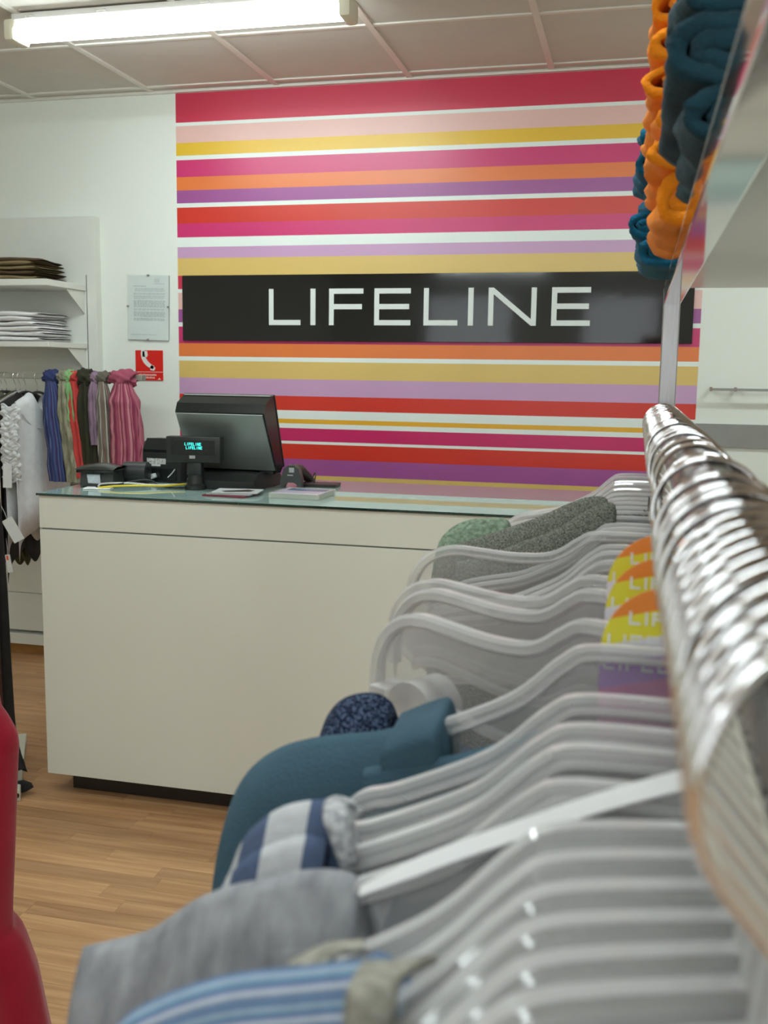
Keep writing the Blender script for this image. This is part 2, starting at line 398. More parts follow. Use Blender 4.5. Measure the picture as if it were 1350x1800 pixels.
obj('glass_pane', MB().box((-.105, -.0105, -.001), (.105, -.0084, .299)), mat('clip_frame_glass', (.85, .92, .9, 1), .04, alpha=.16, spec=.6), fr)
for x, z in ((0, -.003), (0, .293), (-.107, .15), (.099, .15)):
    obj('clip', MB().box((x-.006+(.004 if abs(x) > .05 else 0), -.013, z), (x+.006+(.004 if abs(x) > .05 else 0), -.0106, z+.008)), GREYMETAL, fr)

# fire telephone sign
ps = thing('telephone_sign', 'red square sign with a white telephone handset on the wall', 'sign', (-2.252, D-.002, 1.3823))
obj('plate', MB().box((-.0705, -.003, 0), (.0705, 0, .141)), mat('sign_red', lin('#CE1A10', 1.15), .4, vary=.02), ps)
SWH = mat('sign_white', (.80, .78, .76, 1), .5, vary=.01)
arc = []
for k in range(13):
    t = k/12; a = math.radians(168+82*t); arc.append((.052+.084*math.cos(a), .128+.072*math.sin(a)))
hs = MB()
def ribbon(m, pts, ws, y0, y1):
    n = len(pts); vs = []
    for i, (x, z) in enumerate(pts):
        a = pts[max(i-1, 0)]; b = pts[min(i+1, n-1)]; dx, dz = b[0]-a[0], b[1]-a[1]; l = math.hypot(dx, dz)
        nx, nn = -dz/l*ws[i], dx/l*ws[i]
        vs += [(x+nx, y0, z+nn), (x-nx, y0, z-nn), (x+nx, y1, z+nn), (x-nx, y1, z-nn)]
    fs = []
    for i in range(n-1):
        a, b = 4*i, 4*i+4
        fs += [(a, a+1, b+1, b), (a+2, b+2, b+3, a+3), (a, b, b+2, a+2), (a+1, a+3, b+3, b+1)]
    fs += [(0, 2, 3, 1), (4*n-4, 4*n-3, 4*n-1, 4*n-2)]
    m.add(vs, fs)
ribbon(hs, arc, [.0085+.002*math.sin(PI*k/12) for k in range(13)], -.0042, -.0031)
hs.prism([(-.032, .137), (-.034, .112), (-.012, .108), (-.006, .118), (-.010, .138)], 'Y', -.0042, -.0031)
hs.prism([(.006, .048), (.026, .046), (.032, .058), (.016, .072), (.006, .066)], 'Y', -.0042, -.0031)
obj('handset', hs, SWH, ps)
obj('rule', MB().box((-.0705, -.0038, .0385), (.0705, -.0031, .0405)), SWH, ps)
tx = MB(); random.seed(5)
for z, xa, xb in ((.022, -.055, .034), (.009, -.055, .024)):
    x = xa
    while x < xb: tx.box((x, -.0038, z), (x+.006, -.0031, z+random.choice((.007, .0085, .007)))); x += .0085
tx.prism([(.042, .004), (.052, .012), (.060, .004)], 'Y', -.0038, -.0031)
obj('lettering', tx, mat('sign_lettering', (.85, .62, .56, 1), .5, vary=.01), ps)

# right-hand wall fittings
rb = thing('wall_rail', 'thin grey metal hanging rail on the white wall right of the stripes', 'rail', (.29, D, 1.38))
obj('bar', MB().box((0, -.06, .0), (1.3, -.048, .0105), .001), GREYMETAL, rb)
for x in (.004, .1, .7, 1.25): obj('bracket', MB().box((x-.004, -.062, -.002), (x+.002, -.0005, .0145)), mat('bracket_pinkish', (.30, .22, .20, 1), .5), rb)
struct(obj('trim_2', MB().box((.2395, D-.012, 1.146), (XR, D-.0005, 1.242)), GREYMETAL), 'wide grey metal band along the white wall')

# ------------------------------------------------------------------ counter
CX0, CX1, CY0, CY1 = -1.883, .62, 2.93, 3.63
ct = thing('counter', 'white shop counter with a glass top and a dark recessed plinth', 'counter', (CX0, CY0, 0))
obj('plinth', MB().box((.052, .072, 0), (CX1-CX0-.05, CY1-CY0-.06, .075)), DARKWOOD, ct)
obj('front_panel', MB().box((0, 0, .0755), (CX1-CX0, .022, .912), .0015), LAM, ct)
obj('side_panel', MB().box((0, .0225, .0755), (.022, CY1-CY0, .912), .0015), LAM, ct)
obj('side_panel', MB().box((CX1-CX0-.022, .0225, .0755), (CX1-CX0, CY1-CY0, .912), .0015), LAM, ct)
obj('shadow_gap', MB().box((.006, .006, .9122), (CX1-CX0-.006, CY1-CY0-.006, .9168)), mat('shadow_gap_grey', (.2, .2, .19, 1), .6), ct)
obj('top_box', MB().box((0, 0, .917), (CX1-CX0, CY1-CY0, 1.024), .0015), LAM, ct)
def glassmat():
    m = mat('counter_glass', (.30, .42, .39, 1), .015, spec=.8, vary=.01)
    return m
obj('glass_top', MB().box((-.004, -.006, 1.0242), (CX1-CX0+.004, CY1-CY0+.004, 1.0322), .0006), glassmat(), ct)
GT = 1.0327
obj('glass_edge', MB().box((-.0055, -.0075, 1.0244), (CX1-CX0+.005, -.0062, 1.0320)), mat('glass_edge_green', (.006, .035, .028, 1), .1, spec=.8), ct)

# ------------------------------------------------------------------ till
RX = math.radians
till = thing('till_monitor', 'black touchscreen till seen from behind with a silver back plate', 'till', (-1.36, 3.34, GT), (0, 0, RX(-3)))
W = .165
prof_base = [(-.13, 0), (.11, 0), (.11, .035), (.06, .055), (-.09, .055), (-.13, .03)]
obj('base', MB().prism(prof_base, 'X', -.125, .125), BLACKP, till)
for s in (-1, 1): obj('foot', MB().box((s*.1-.02, -.115, -.0005), (s*.1+.02, -.075, .012), .003), BLACKP, till)
obj('hinge', MB().box((.095, -.02, .045), (.15, .045, .105), .008), BLACKP, till, smooth=True)
# screen housing: profile in Y-Z, leaning towards the customer at the top
scr = [(-.020, .060), (.006, .052), (.035, .075), (-.045, .305), (-.055, .318), (-.068, .318), (-.118, .292), (-.132, .262)]
obj('housing', MB().prism(scr, 'X', -W, W), BLACKG, till)
def offp(p, q, d):
    dx, dz = q[0]-p[0], q[1]-p[1]; l = math.hypot(dx, dz); return (-dz/l*d, dx/l*d)
# silver plate covers the sloping back
p, q = (-.1315, .258), (-.024, .064); o_ = (-.0040, -.0022)
obj('back_plate', MB().prism([(p[0], p[1]), (p[0]+o_[0], p[1]+o_[1]), (q[0]+o_[0], q[1]+o_[1]), (q[0], q[1])], 'X', -W+.004, W-.006), SILVERP, till)
obj('bezel', MB().prism([(.0365, .070), (.041, .072), (-.045, .322), (-.058, .3235), (-.0665, .3185), (-.0550, .3185), (-.0445, .3055)], 'X', -W-.002, W+.002), BLACKP, till)
obj('trim_line', MB().prism([(-.0675, .3190), (-.0735, .3162), (-.0745, .3176), (-.0685, .3206)], 'X', -W+.004, W-.004), GREYMETAL, till)

# customer display on a pole
cd = thing('customer_display', 'small black customer display with two lit turquoise LIFELINE lines', 'display', (-1.452, 3.20, GT), (0, 0, RX(4)))
lath = []
def lathe(m, prof, n=20):
    m.grid(lambda u, v: (prof[round(v*(len(prof)-1))][0]*math.cos(2*PI*u), prof[round(v*(len(prof)-1))][0]*math.sin(2*PI*u), prof[round(v*(len(prof)-1))][1]), n, len(prof)-1, closeu=True)
    return m
obj('pole', lathe(MB(), [(0, 0), (.036, 0), (.036, .012), (.027, .02), (.024, .045), (.0235, .05), (0, .05)]), BLACKP, cd, smooth=True)
obj('neck', MB().box((-.026, -.016, .048), (.026, .018, .098), .004), BLACKP, cd, smooth=True)
hd = obj('head', MB().box((-.096, -.022, .092), (.096, .022, .180), .004), BLACKP, cd, smooth=True)
obj('window', MB().box((-.078, -.0232, .118), (.078, -.0222, .168)), BLACKG, hd)
CY = mat('turquoise_segments', (.05, .75, .70, 1), .5, emit=.9, emcol=(.06, .80, .75, 1), vary=.01)
for r, (x0, z0) in enumerate(((-.028, .150), (-.024, .1375))):
    m = MB(); x = x0
    for ch in 'LIFELINE':
        wd = .0058 if ch != 'I' else .0014
        xx = x if ch != 'I' else x+.0022
        for p in letter(ch, xx, xx+wd, z0, z0+.0098, .0013, .0013): m.prism(p, 'Y', -.0240, -.0234)
        x += .0074
    obj('lit_text', m, CY, hd)
obj('badge', MB().box((-.012, -.0238, .106), (.008, -.0222, .116)), mat('badge_silver', (.45, .45, .44, 1), .4), hd)

# receipt printer
rp = thing('receipt_printer', 'upright black receipt printer with white labels behind the cables', 'printer', (-1.645, 3.42, GT), (0, 0, RX(-3)))
prof = [(-.075, 0), (.075, 0), (.075, .135), (.05, .152), (-.03, .155), (-.06, .145), (-.075, .115)]
obj('body', MB().prism(prof, 'X', -.075, .075), BLACKP, rp)
obj('lid_ridge', MB().prism([(-.0790, .118), (-.076, .108), (-.050, .152), (-.052, .157)], 'X', -.07, .07), BLACKG, rp)
obj('label', MB().box((-.058, -.0765, .066), (.018, -.0752, .086)), mat('label_print', (.62, .63, .60, 1), .6, vary=.55, vscale=130), rp)
obj('label', MB().box((-.040, -.0765, .058), (-.004, -.0752, .0655)), PAPER, rp)
obj('plug', MB().box((-.026, -.100, .024), (-.006, -.0765, .040), .003), PAPER, rp, rot=(0, RX(-24), 0))
obj('port_panel', MB().box((-.06, -.0785, .008), (.06, -.0752, .05)), BLACKG, rp)
obj('lead', MB().tube([(.03, -.085, .02), (.045, -.082, .035), (.056, -.08, .05)], .0018, 6), PAPER, rp)

# card reader
cr_ = thing('card_reader', 'low black card terminal at the left end of the counter', 'card reader', (-1.800, 3.215, GT), (0, 0, RX(8)))
obj('body', MB().prism([(-.085, .004), (.075, .004), (.085, .045), (.05, .060), (-.075, .055)], 'X', -.058, .058), mat('dark_grey_plastic', (.040, .045, .044, 1), .45), cr_)
obj('cover', MB().grid(lambda u, v: ((u-.5)*.136, -.102+.15*v, .0605+.018*math.sin(PI*min(1, max(0, v)))**.6*(1-.5*(2*u-1)**2)), 10, 10).box((-.066, -.100, .050), (.066, .045, .0602), .004), BLACKG, cr_, smooth=True)
obj('roll_housing', MB().tube([(.052, .055, .040), (.135, .055, .040)], .038, 20), BLACKP, cr_, smooth=True)
obj('label', MB().prism([(-.028, .014), (.016, .012), (.014, .043), (-.032, .045)], 'Y', -.0868, -.0842), mat('label_blueish', (.58, .64, .70, 1), .6, vary=.12, vscale=120), cr_)
obj('latch', MB().box((-.04, -.092, .044), (.022, -.084, .052), .002), BLACKG, cr_)
for s in (-1, 1): obj('foot', MB().box((s*.04-.012, -.075, -.0005), (s*.04+.012, -.045, .0042)), BLACKP, cr_)

# cables, papers
def zc(pts, r, name, m, label, cat, n=60, group=None):
    o = obj(name, MB().tube(catmull(pts, n), r, 8), m, smooth='all'); tag(o, label, cat, group); return o
g = GT
YEL = mat('yellow_cable', lin('#D8C22A', 1.1), .4); WHC = mat('white_cable', (.74, .74, .70, 1), .4)
zc([(-1.755, 3.085, g+.004), (-1.70, 3.10, g+.010), (-1.62, 3.13, g+.012), (-1.55, 3.17, g+.010), (-1.50, 3.22, g+.012), (-1.47, 3.27, g+.006)], .0035, 'yellow_cable', YEL, 'yellow cable lying across the glass counter top', 'cable')
zc([(-1.775, 3.12, g+.003), (-1.76, 3.125, g+.014), (-1.68, 3.16, g+.015), (-1.60, 3.18, g+.010), (-1.52, 3.225, g+.010), (-1.48, 3.29, g+.004)], .003, 'white_cable', WHC, 'white cable lying behind the yellow cable', 'cable')
zc([(-1.772, 3.10, g+.003), (-1.74, 3.112, g+.006), (-1.64, 3.20, g+.024), (-1.57, 3.19, g+.006), (-1.50, 3.20, g+.003), (-1.44, 3.29, g+.003)], .0028, 'black_cable', BLACKP, 'thin black cable crossing the yellow cable', 'cable')
tag(obj('paper_slip', MB().box((-.045, -.03, 0), (.045, .03, .0035), .001), PAPER, loc=(-1.762, 3.098, g), rot=(0, 0, RX(15))), 'small white slip under the cable ends', 'paper')
rl = thing('paper_stack', 'white papers standing upright between the printer and the display', 'paper', (-1.542, 3.42, g))
obj('sheets', MB().box((-.012, -.04, 0), (.0025, .04, .078), .001), PAPER, rl)
obj('sheets', MB().box((.0045, -.04, 0), (.013, .04, .076), .001), PAPER, rl)
# barcode scanner with stand
bs = thing('barcode_scanner', 'grey handheld barcode scanner resting beside the till', 'scanner', (-1.160, 3.385, g), (0, 0, RX(6)))
DG = mat('scanner_grey', (.055, .062, .060, 1), .4)
hood = [(-.036, 0), (-.026, 0), (-.022, .012), (-.010, .020), (.010, .020), (.022, .012), (.026, 0), (.036, 0), (.037, .030), (.026, .068), (.012, .080), (-.010, .080), (-.026, .068), (-.037, .030)]
obj('head', MB().prism(hood, 'Y', -.055, -.012), DG, bs, smooth=True)
obj('handle', MB().tube([(0, -.02, .058), (.012, .03, .055), (.03, .07, .03), (.04, .1, .014)], [.024, .022, .018, .013], 12), mat('scanner_dark', (.03, .022, .022, 1), .45), bs, smooth=True)
obj('trigger', MB().box((-.006, -.0575, .055), (.012, -.0545, .072), .001), mat('badge_silver', (.45, .45, .44, 1), .4), bs)
obj('button', MB().box((-.012, -.0575, .044), (.008, -.0545, .048)), mat('badge_silver', (.45, .45, .44, 1), .4), bs)
obj('cord', MB().tube(catmull([(.04, .1, .012), (.06, .07, .045), (.07, .03, .040), (.066, .02, .006)], 24), .0022, 6), BLACKP, bs, smooth='all')
wl = thing('wallet', 'flat black folder lying on the counter right of the scanner', 'folder', (-1.085, 3.43, g), (0, 0, RX(3)))
obj('lower_cover', MB().box((-.07, -.035, 0), (.07, .045, .005), .001), BLACKP, wl)
obj('upper_cover', MB().box((-.07, -.035, .0055), (.072, .043, .0115), .001), mat('folder_dark_red', (.05, .022, .024, 1), .5), wl)
# leaflets
random.seed(11)
for k, (dx, dy, a, c, lab) in enumerate(((0, 0, -4, '#7A2437', 'dark red leaflet at the bottom of the pile in front of the till'),
                                    (.006, .012, 3, '#9C9C9C', 'grey leaflet in the middle of the pile in front of the till'),
                                    (.016, .03, 9, '#C9CDCD', 'white leaflet with a dark picture on top of the pile'))):
    lf = thing('leaflet', lab, 'leaflet', (-1.275+dx, 3.075+dy, g+.0045*k), (0, 0, RX(a)), 'leaflets on the counter')
    obj('sheets', MB().box((-.075, -.05, 0), (.075, .055, .004), .0008), mat('leaflet_%d' % k, lin(c), .3, vary=.12, vscale=30), lf)
    if k == 2:
        pm = MB(); pm.prism([(-.03, -.045), (.045, -.03), (.055, .01), (.03, .03), (.0, .01), (-.05, -.02)], 'Z', .0042, .0045)
        obj('printed_picture', pm, mat('picture_brown', (.05, .032, .022, 1), .35, vary=.5, vscale=40), lf)
# acrylic tray
ACR = mat('clear_acrylic', (.80, .80, .70, 1), .06, alpha=.30, spec=.7)
tr = thing('acrylic_tray', 'clear acrylic change tray with a printed card near the counter edge', 'tray', (-1.045, 3.135, g), (0, 0, RX(-2)))
for lo, hi in (((-.085, -.085, 0), (.085, -.080, .018)), ((-.085, .080, 0), (.085, .085, .018)), ((-.085, -.0795, 0), (-.080, .0795, .018)), ((.080, -.0795, 0), (.085, .0795, .018))):
    obj('side', MB().box(lo, hi), ACR, tr)
obj('card', MB().box((-.079, -.079, .0120), (.079, .079, .0165)), mat('tray_card', lin('#B9B2C4'), .25, vary=.1, vscale=9), tr)
obj('printed_band', MB().box((-.06, .01, .0166), (.07, .065, .0171)), mat('tray_band', lin('#5F7795'), .25, vary=.3, vscale=20), tr)
obj('printed_band', MB().box((-.079, -.0795, .0166), (.079, -.072, .0171)), PAPER, tr)
obj('floor_plate', MB().box((-.0795, -.0795, 0), (.0795, .0795, .0115)), mat('tray_floor', (.38, .46, .43, 1), .2), tr)

# ------------------------------------------------------------------ wall shelving unit (left)
un = thing('shelf_unit', 'white wall panel with two bracketed shelves at the left', 'shelving', (-3.2, D, .0))
def ub(name, lo, hi, m=PANELW, ch=.0015): return obj(name, MB().box((lo[0]+3.2, lo[1]-D, lo[2]), (hi[0]+3.2, hi[1]-D, hi[2]), ch), m, un)
ub('back_panel', (-3.85, D-.050, .320), (-2.495, D-.0005, 2.139))
ub('lower_board', (-3.85, D-.056, .128), (-2.495, D-.0005, .318))
ub('ledge', (-3.85, D-.068, .0585), (-2.495, D-.0005, .112))
ub('shelf', (-3.82, 4.08, 1.796), (-2.548, D-.0505, 1.824))
ub('shelf', (-3.82, 4.08, 1.527), (-2.548, D-.0505, 1.551))
for z in (1.795, 1.526):
    for x in (-2.560, -3.4):
        m = MB(); m.prism([(D-.052-D, z), (D-.052-D, z-.105), (4.25-D, z)], 'X', x+3.2, x+3.2+.004)
        obj('bracket', m, PANELW, un)
ub('slot_strip', (-2.5455, D-.0515, 1.40), (-2.5425, D-.0500, 1.87), mat('slot_dark', (.10, .10, .09, 1), .6), 0)

def folded(name, label, cat, w_, d_, h, m, loc, rotz, group, seed):
    """one folded garment: layers of cloth turned over a soft front fold"""
    t = thing(name, label, cat, loc, (0, 0, rotz), group)
    mb = MB(); nl = 1
    for l in range(nl):
        z0 = l*h/nl; hh = h/nl
        def fn(u, v, z0=z0, hh=hh, l=l):
            a = 2*PI*u; n = .42
            cx, cz = math.cos(a), math.sin(a)
            yy = (abs(cx)**n)*math.copysign(1, cx)*d_/2; zz = z0+hh/2+(abs(cz)**.8)*math.copysign(1, cz)*hh*.49
            x = (v-.5)*w_
            e = 1-.75*max(0, abs(2*v-1)-.86)/.14
            zz = z0+hh/2+(zz-z0-hh/2)*max(.25, e)
            yy *= 1+.03*nz(x*9+seed, z0*40, cz)
            zz += (.0060*nz(x*9+seed*3, yy*8, l)+.002*math.sin(x*30+seed))*(1 if zz > hh*.3 else .25)
            return (x+.012*nz(cx*2+seed, v*3, l+seed), yy, zz)
        mb.grid(fn, 26, 22, closeu=True)
    obj('folded_layers', mb, m, t, smooth='all')
    return t
OLIVE = mat('olive_cotton', lin('#857656'), .9, spec=.2, vary=.18, vscale=25, bump=.3, bscale=300)
OLIVE2 = mat('brown_cotton', lin('#574634'), .9, spec=.2, vary=.2, vscale=25, bump=.3, bscale=300)
WHCOT = mat('white_cotton', (.82, .81, .81, 1), .9, spec=.2, vary=.05, bump=.3, bscale=200)
LVL = ['lowest', 'second from the bottom', 'middle', 'fourth from the bottom', 'fifth from the bottom', 'topmost']
for k in range(4):
    folded('folded_trousers', 'folded olive trousers, %s of the pile on the upper shelf' % ('lowest', 'second from the bottom', 'second from the top', 'topmost')[k], 'trousers', .40+.015*random.uniform(-1, 1), .27, .023, OLIVE if k % 2 == 0 or k == 3 else OLIVE2,
           (-2.83+.02*random.uniform(-1, 1), 4.245, 1.8245+k*.0205), RX(random.uniform(-3, 3)), 'folded trousers on the upper shelf', k+1)
folded('folded_trousers', 'dark brown folded trousers lying on top of the olive pile at right', 'trousers', .22, .24, .022, OLIVE2, (-2.745, 4.25, 1.8245+4*.0205-.004), RX(6), 'folded trousers on the upper shelf', 9)
for k in range(6):
    folded('folded_shirt', 'folded white shirt, %s of the pile on the lower shelf' % LVL[k], 'shirt', .42+.02*random.uniform(-1, 1), .28, .025, WHCOT,
           (-2.83+.018*random.uniform(-1, 1), 4.245, 1.5515+k*.0222), RX(random.uniform(-3, 3)), 'folded white shirts', k+20)

# ------------------------------------------------------------------ garments
def arc_u(pts):
    u = [0]
    for a, b in zip(pts, pts[1:]): u.append(u[-1]+(Vector(b)-Vector(a)).length)
    return u
DROPS = [0, .003, .007, .012, .019, .028, .04, .056, .08, .11, .15, .2, .26, .33, .42]
def drape(name, m, parent, top, bulge=.016, length=.45, seed=0, fold=.004, neck=None, n=64, sleeve=None, u0=None, u1=None, grow=1.0, waves=34, solid=.0015, soft=.012):
    """cloth hung over a line `top` (list of local (x, z)), front and back panels; neck=(xa, xb) where the panels part"""
    P = catmull([(a, b, 0) for a, b in top], n)
    us = arc_u(P)
    if u0 is not None:
        keep = [i for i in range(n) if u0*us[-1] <= us[i] <= u1*us[-1]]; P = [P[i] for i in keep]; us = [us[i] for i in keep]
    k = len(P); dr = [d*length/.42 if d > .05 else d for d in DROPS]
    vv = [-d for d in reversed(dr)]+dr[1:]
    def fn(iu, jv):
        i = round(iu*(k-1)); v = vv[round(jv*(len(vv)-1))]; d = abs(v); s = -1 if v < 0 else 1
        x, z = P[i].x, P[i].y
        o = 0
        if neck and neck[0] < x < neck[1]: o = min(1, (x-neck[0])/.012, (neck[1]-x)/.012)
        b = bulge*(1-math.exp(-d/soft))
        y = s*(b*(1-o)+o*(.8*bulge+.2*b))*grow
        y += s*fold*min(1, d/.08)*(math.sin(waves*x*(1+.1*s)+seed)+.6*nz(x*18+seed, z*9+d*4, s))
        xx = x+.004*nz(x*10, d*9+seed, s)*min(1, d/.05)
        return (xx, y, z-d+.0015*nz(x*22+seed, y*50, 2)*(1 if d < .03 else 0))
    nv = len(vv)-1
    mb = MB(); mb.grid(fn, k-1, nv, uvfn=lambda a, b: (us[round(a*(k-1))], vv[round(b*nv)]))
    o = obj(name, mb, m, parent, smooth='all', solid=solid)
    return o

# scarves and garments on the wall rail
WZ, WY = 1.398, 4.10
wr = thing('garment_rail', 'flat metal rail below the shelves holding scarves and hangers', 'rail', (-3.5, WY, WZ))
obj('bar', MB().box((0, -.006, -.012), (1.395, .006, .012), .002), mat('rail_brushed', (.42, .41, .37, 1), .35, metal=.7), wr)
obj('end_plug', MB().box((1.3955, -.0055, -.0115), (1.41, .0055, .0115), .002), GREYMETAL, wr)
for x in (.05, .76): obj('support_arm', MB().box((x, .0065, -.008), (x+.012, D-.051-WY, .008)), GREYMETAL, wr)
def scarf(name, label, x, wdt, zb, lean, m, seed, cat='scarf', knot=.05, ripple=9, thick=.03, crinkle=.25):
    t = thing(name, label, cat, (x, WY, WZ), group='scarves tied to the wall rail')
    L = WZ-zb
    def kn(u, v):
        a = 2*PI*u; b = PI*v
        q = 1+.15*math.sin(3*a+4.5*b+seed)+.07*math.sin(7*a-6*b+seed*2)+.12*nz(math.cos(a)*2+seed, math.sin(a)*2, b*2)
        sx = wdt*.52*(.75+.25*math.sin(b)); sr = knot*.52*math.sin(b)**.55+.004
        return (-math.cos(b)*sx*q, math.cos(a)*sr*q, math.sin(a)*sr*q-.004)
    obj('knot', MB().grid(lambda u, v: kn(u, v), 30, 20, closeu=True), m, t, smooth='all')
    def tail(u, v):
        a = 2*PI*u; z = -.02-(L-.02)*v
        sp = .55+.45*min(1, v*5)+.15*v
        rx = wdt/2*sp; ry = thick*sp
        q = 1+crinkle*math.sin(ripple*a+seed+1.5*nz(v*5, a, seed))*min(1, v*4+.2)+.12*nz(a*2+seed, v*8, 0)
        return (math.cos(a)*rx*q+lean*v+.006*nz(v*4, seed), math.sin(a)*ry*q-.012, z)
    mb = MB(); mb.grid(tail, 44, 34, closeu=True, uvfn=lambda a, b: (a*wdt*2.5, -b*L))
    obj('tail', mb, m, t, smooth='all')
    return t
SB = stripes('blue_scarf_weave', [(0, '#3C4470'), (.3, '#4A5B86'), (.5, '#4A3A66'), (.75, '#384A76'), (.9, '#747DA0')], .022, 'u', noisy=.12)
SGB = marl('beige_scarf', '#7C7A66', '#9C9A84', 90, stretch=(1, 1, .2))
SGR = mat('green_scarf', lin('#7DAE72'), .9, vary=.2, bump=.4)
SRD = mat('coral_scarf', lin('#C2403C'), .9, vary=.18, bump=.4, stretch=(3, 3, .3))
SOL = mat('olive_scarf', lin('#2E2E1C'), .9, vary=.25, bump=.4, stretch=(3, 3, .3))
SPU = mat('mauve_scarf', lin('#8C7488'), .9, vary=.2, bump=.4)
SST = stripes('grey_striped_scarf', [(0, '#6E685F'), (.25, '#BDB6AB'), (.32, '#77706A'), (.55, '#8E6A5E'), (.7, '#7B766C'), (.9, '#C4BDB2')], .03, 'u')
SPK = stripes('pink_crinkle', [(0, '#A8566A'), (.2, '#C98A94'), (.4, '#97435C'), (.6, '#BC7480'), (.8, '#8C3C56')], .034, 'u', noisy=.1)
xp = lambda u: px(u, 700, 'Y', WY).x
scarf('scarf', 'blue and purple striped scarf tied to the wall rail', xp(93), .085, .93, .040, SB, 1, knot=.055, thick=.04, ripple=7, crinkle=.12)
scarf('scarf', 'pale lime green scarf behind the beige one', xp(125), .05, 1.2, .012, SGR, 2, knot=.055)
scarf('scarf', 'beige grey scarf hanging next to the blue scarf', xp(116), .075, .93, .055, SGB, 3, knot=.048, thick=.04, ripple=6, crinkle=.15)
scarf('scarf', 'coral red scarf between the beige and dark olive scarves', xp(133), .06, .95, .045, SRD, 4, knot=.046, ripple=7)
scarf('scarf', 'dark olive scarf with a thick knot', xp(153), .075, .98, .02, SOL, 5, knot=.068, ripple=7)
scarf('scarf', 'mauve scarf with a small knot half hidden by striped one', xp(169), .05, 1.1, .01, SPU, 6, knot=.045)
scarf('scarf', 'grey, white and rust striped scarf on the wall rail', xp(183), .07, .98, .015, SST, 7, knot=.046, ripple=6, crinkle=.15)
scarf('scarf', 'crinkled pink scarf at the free end of the wall rail', xp(219), .135, .97, .020, SPK, 8, knot=.062, ripple=13, thick=.04, crinkle=.12)

def hookpath(r, wire, drop, n=26, loose=.003):
    """wire hook over a rail of radius r at the origin, open to +x, stem ending at z = -drop"""
    R = r+wire+loose; c = -loose; pts = []
    for k in range(n):
        a = math.radians(-28+(205+28)*k/(n-1)); pts.append((R*math.cos(a), 0, c+R*math.sin(a)))
    pts += [(-R*.80, 0, -R*.95), (-R*.45, 0, -R*1.38), (-R*.15, 0, -R*1.75), (0, 0, -R*2.15), (0, 0, -R*2.15-(drop-R*2.15)*.5), (0, 0, -drop)]
    return pts
def wire_hanger(x, label, dark=True):
    t = thing('wire_hanger', label, 'hanger', (x, WY, WZ), (0, 0, PI/2), 'hangers on the wall rail')
    obj('hook', MB().tube([(a, b, c) for a, b, c in hookpath(.0135, .0016, .07)], .0016, 6), CHROME, t, smooth='all')
    obj('arms', MB().tube(catmull([(-.19, 0, -.125), (-.15, 0, -.112), (-.06, 0, -.082), (0, 0, -.072), (.06, 0, -.082), (.15, 0, -.112), (.19, 0, -.125)], 24), .006, 8), BLACKP if dark else CLEARH, t, smooth='all')
    return t
shoulder = [(-.215, -.21), (-.205, -.15), (-.18, -.118), (-.14, -.10), (-.09, -.083), (-.065, -.072), (-.05, -.10), (0, -.15), (.05, -.10), (.065, -.072), (.09, -.083), (.14, -.10), (.18, -.118), (.205, -.15), (.215, -.21)]
def rail_garment(name, label, cat, x, m, length, seed, top=shoulder, **kw):
    t = thing(name, label, cat, (x, WY, WZ), (0, 0, PI/2), 'garments on the wall rail')
    drape('body', m, t, top, bulge=kw.pop('bulge', .017), length=length, seed=seed, fold=.006, neck=(-.066, .066), **kw)
    return t
OLJ = mat('olive_jacket', lin('#4A4A30'), .9, vary=.15, bump=.4)
GRJ = mat('grey_green_jacket', lin('#5C594B'), .9, vary=.12, bump=.4)
BLK = mat('black_cloth', (.016, .015, .015, 1), .9, vary=.3, bump=.3)
BLOUSE = mat('white_blouse', (.70, .72, .73, 1), .9, vary=.06, bump=.5, bscale=90, vscale=30)
hx = [xp(u) for u in (66, 46, 36, 28, 12, 4)]
hl = ['hanger carrying the white blouse next to the blue scarf', 'dark hanger just left of the white blouse hanger', 'third hanger from the blue scarf on the wall rail', 'fourth hanger from the blue scarf on the wall rail', 'fifth hanger from the blue scarf on the wall rail', 'leftmost hanger in view on the wall rail']
for x, l in zip(hx, hl): wire_hanger(x, l, l != hl[2])
bl = rail_garment('white_blouse', 'white ruffled blouse hanging on the wall rail', 'blouse', hx[0], BLOUSE, .60, 4, bulge=.026)
def ruffle(t, x0, seed):
    def fn(u, v):
        z = -.125-.33*v; a = u-.5
        return (-.205-.018*math.sin(v*PI)+.006*math.sin(70*v+seed)*(1-abs(a))+.014*nz(v*14+seed, a*6), a*.085+.007*math.sin(52*v+2*seed)+.01*nz(v*9, seed), z+.008*math.sin(u*9))
    obj('ruffle', MB().grid(fn, 10, 60), BLOUSE, t, smooth='all', solid=.002)
ruffle(bl, 0, 1); ruffle(bl, 0, 4)
obj('yoke_seam', MB().tube(catmull([(-.17, -.029, -.16), (-.10, -.031, -.215), (0, -.032, -.235), (.10, -.031, -.215), (.17, -.029, -.16)], 20), .002, 6), BLOUSE, bl, smooth='all')
rail_garment('black_blouse', 'black top hanging behind the white blouse, longer than it', 'top', hx[1], BLK, .70, 7)
rail_garment('olive_jacket', 'olive green jacket hanging left of the white blouse', 'jacket', hx[2]-.01, OLJ, .72, 9, bulge=.018)
rail_garment('grey_jacket', 'grey green jacket hanging between the olive jackets', 'jacket', hx[3]-.03, GRJ, .62, 11)
rail_garment('olive_jacket', 'olive green jacket at the left edge of the picture', 'jacket', hx[4]-.03, OLJ, .60, 13)
TAGM = mat('price_tag_card', (.70, .71, .70, 1), .6, vary=.03)
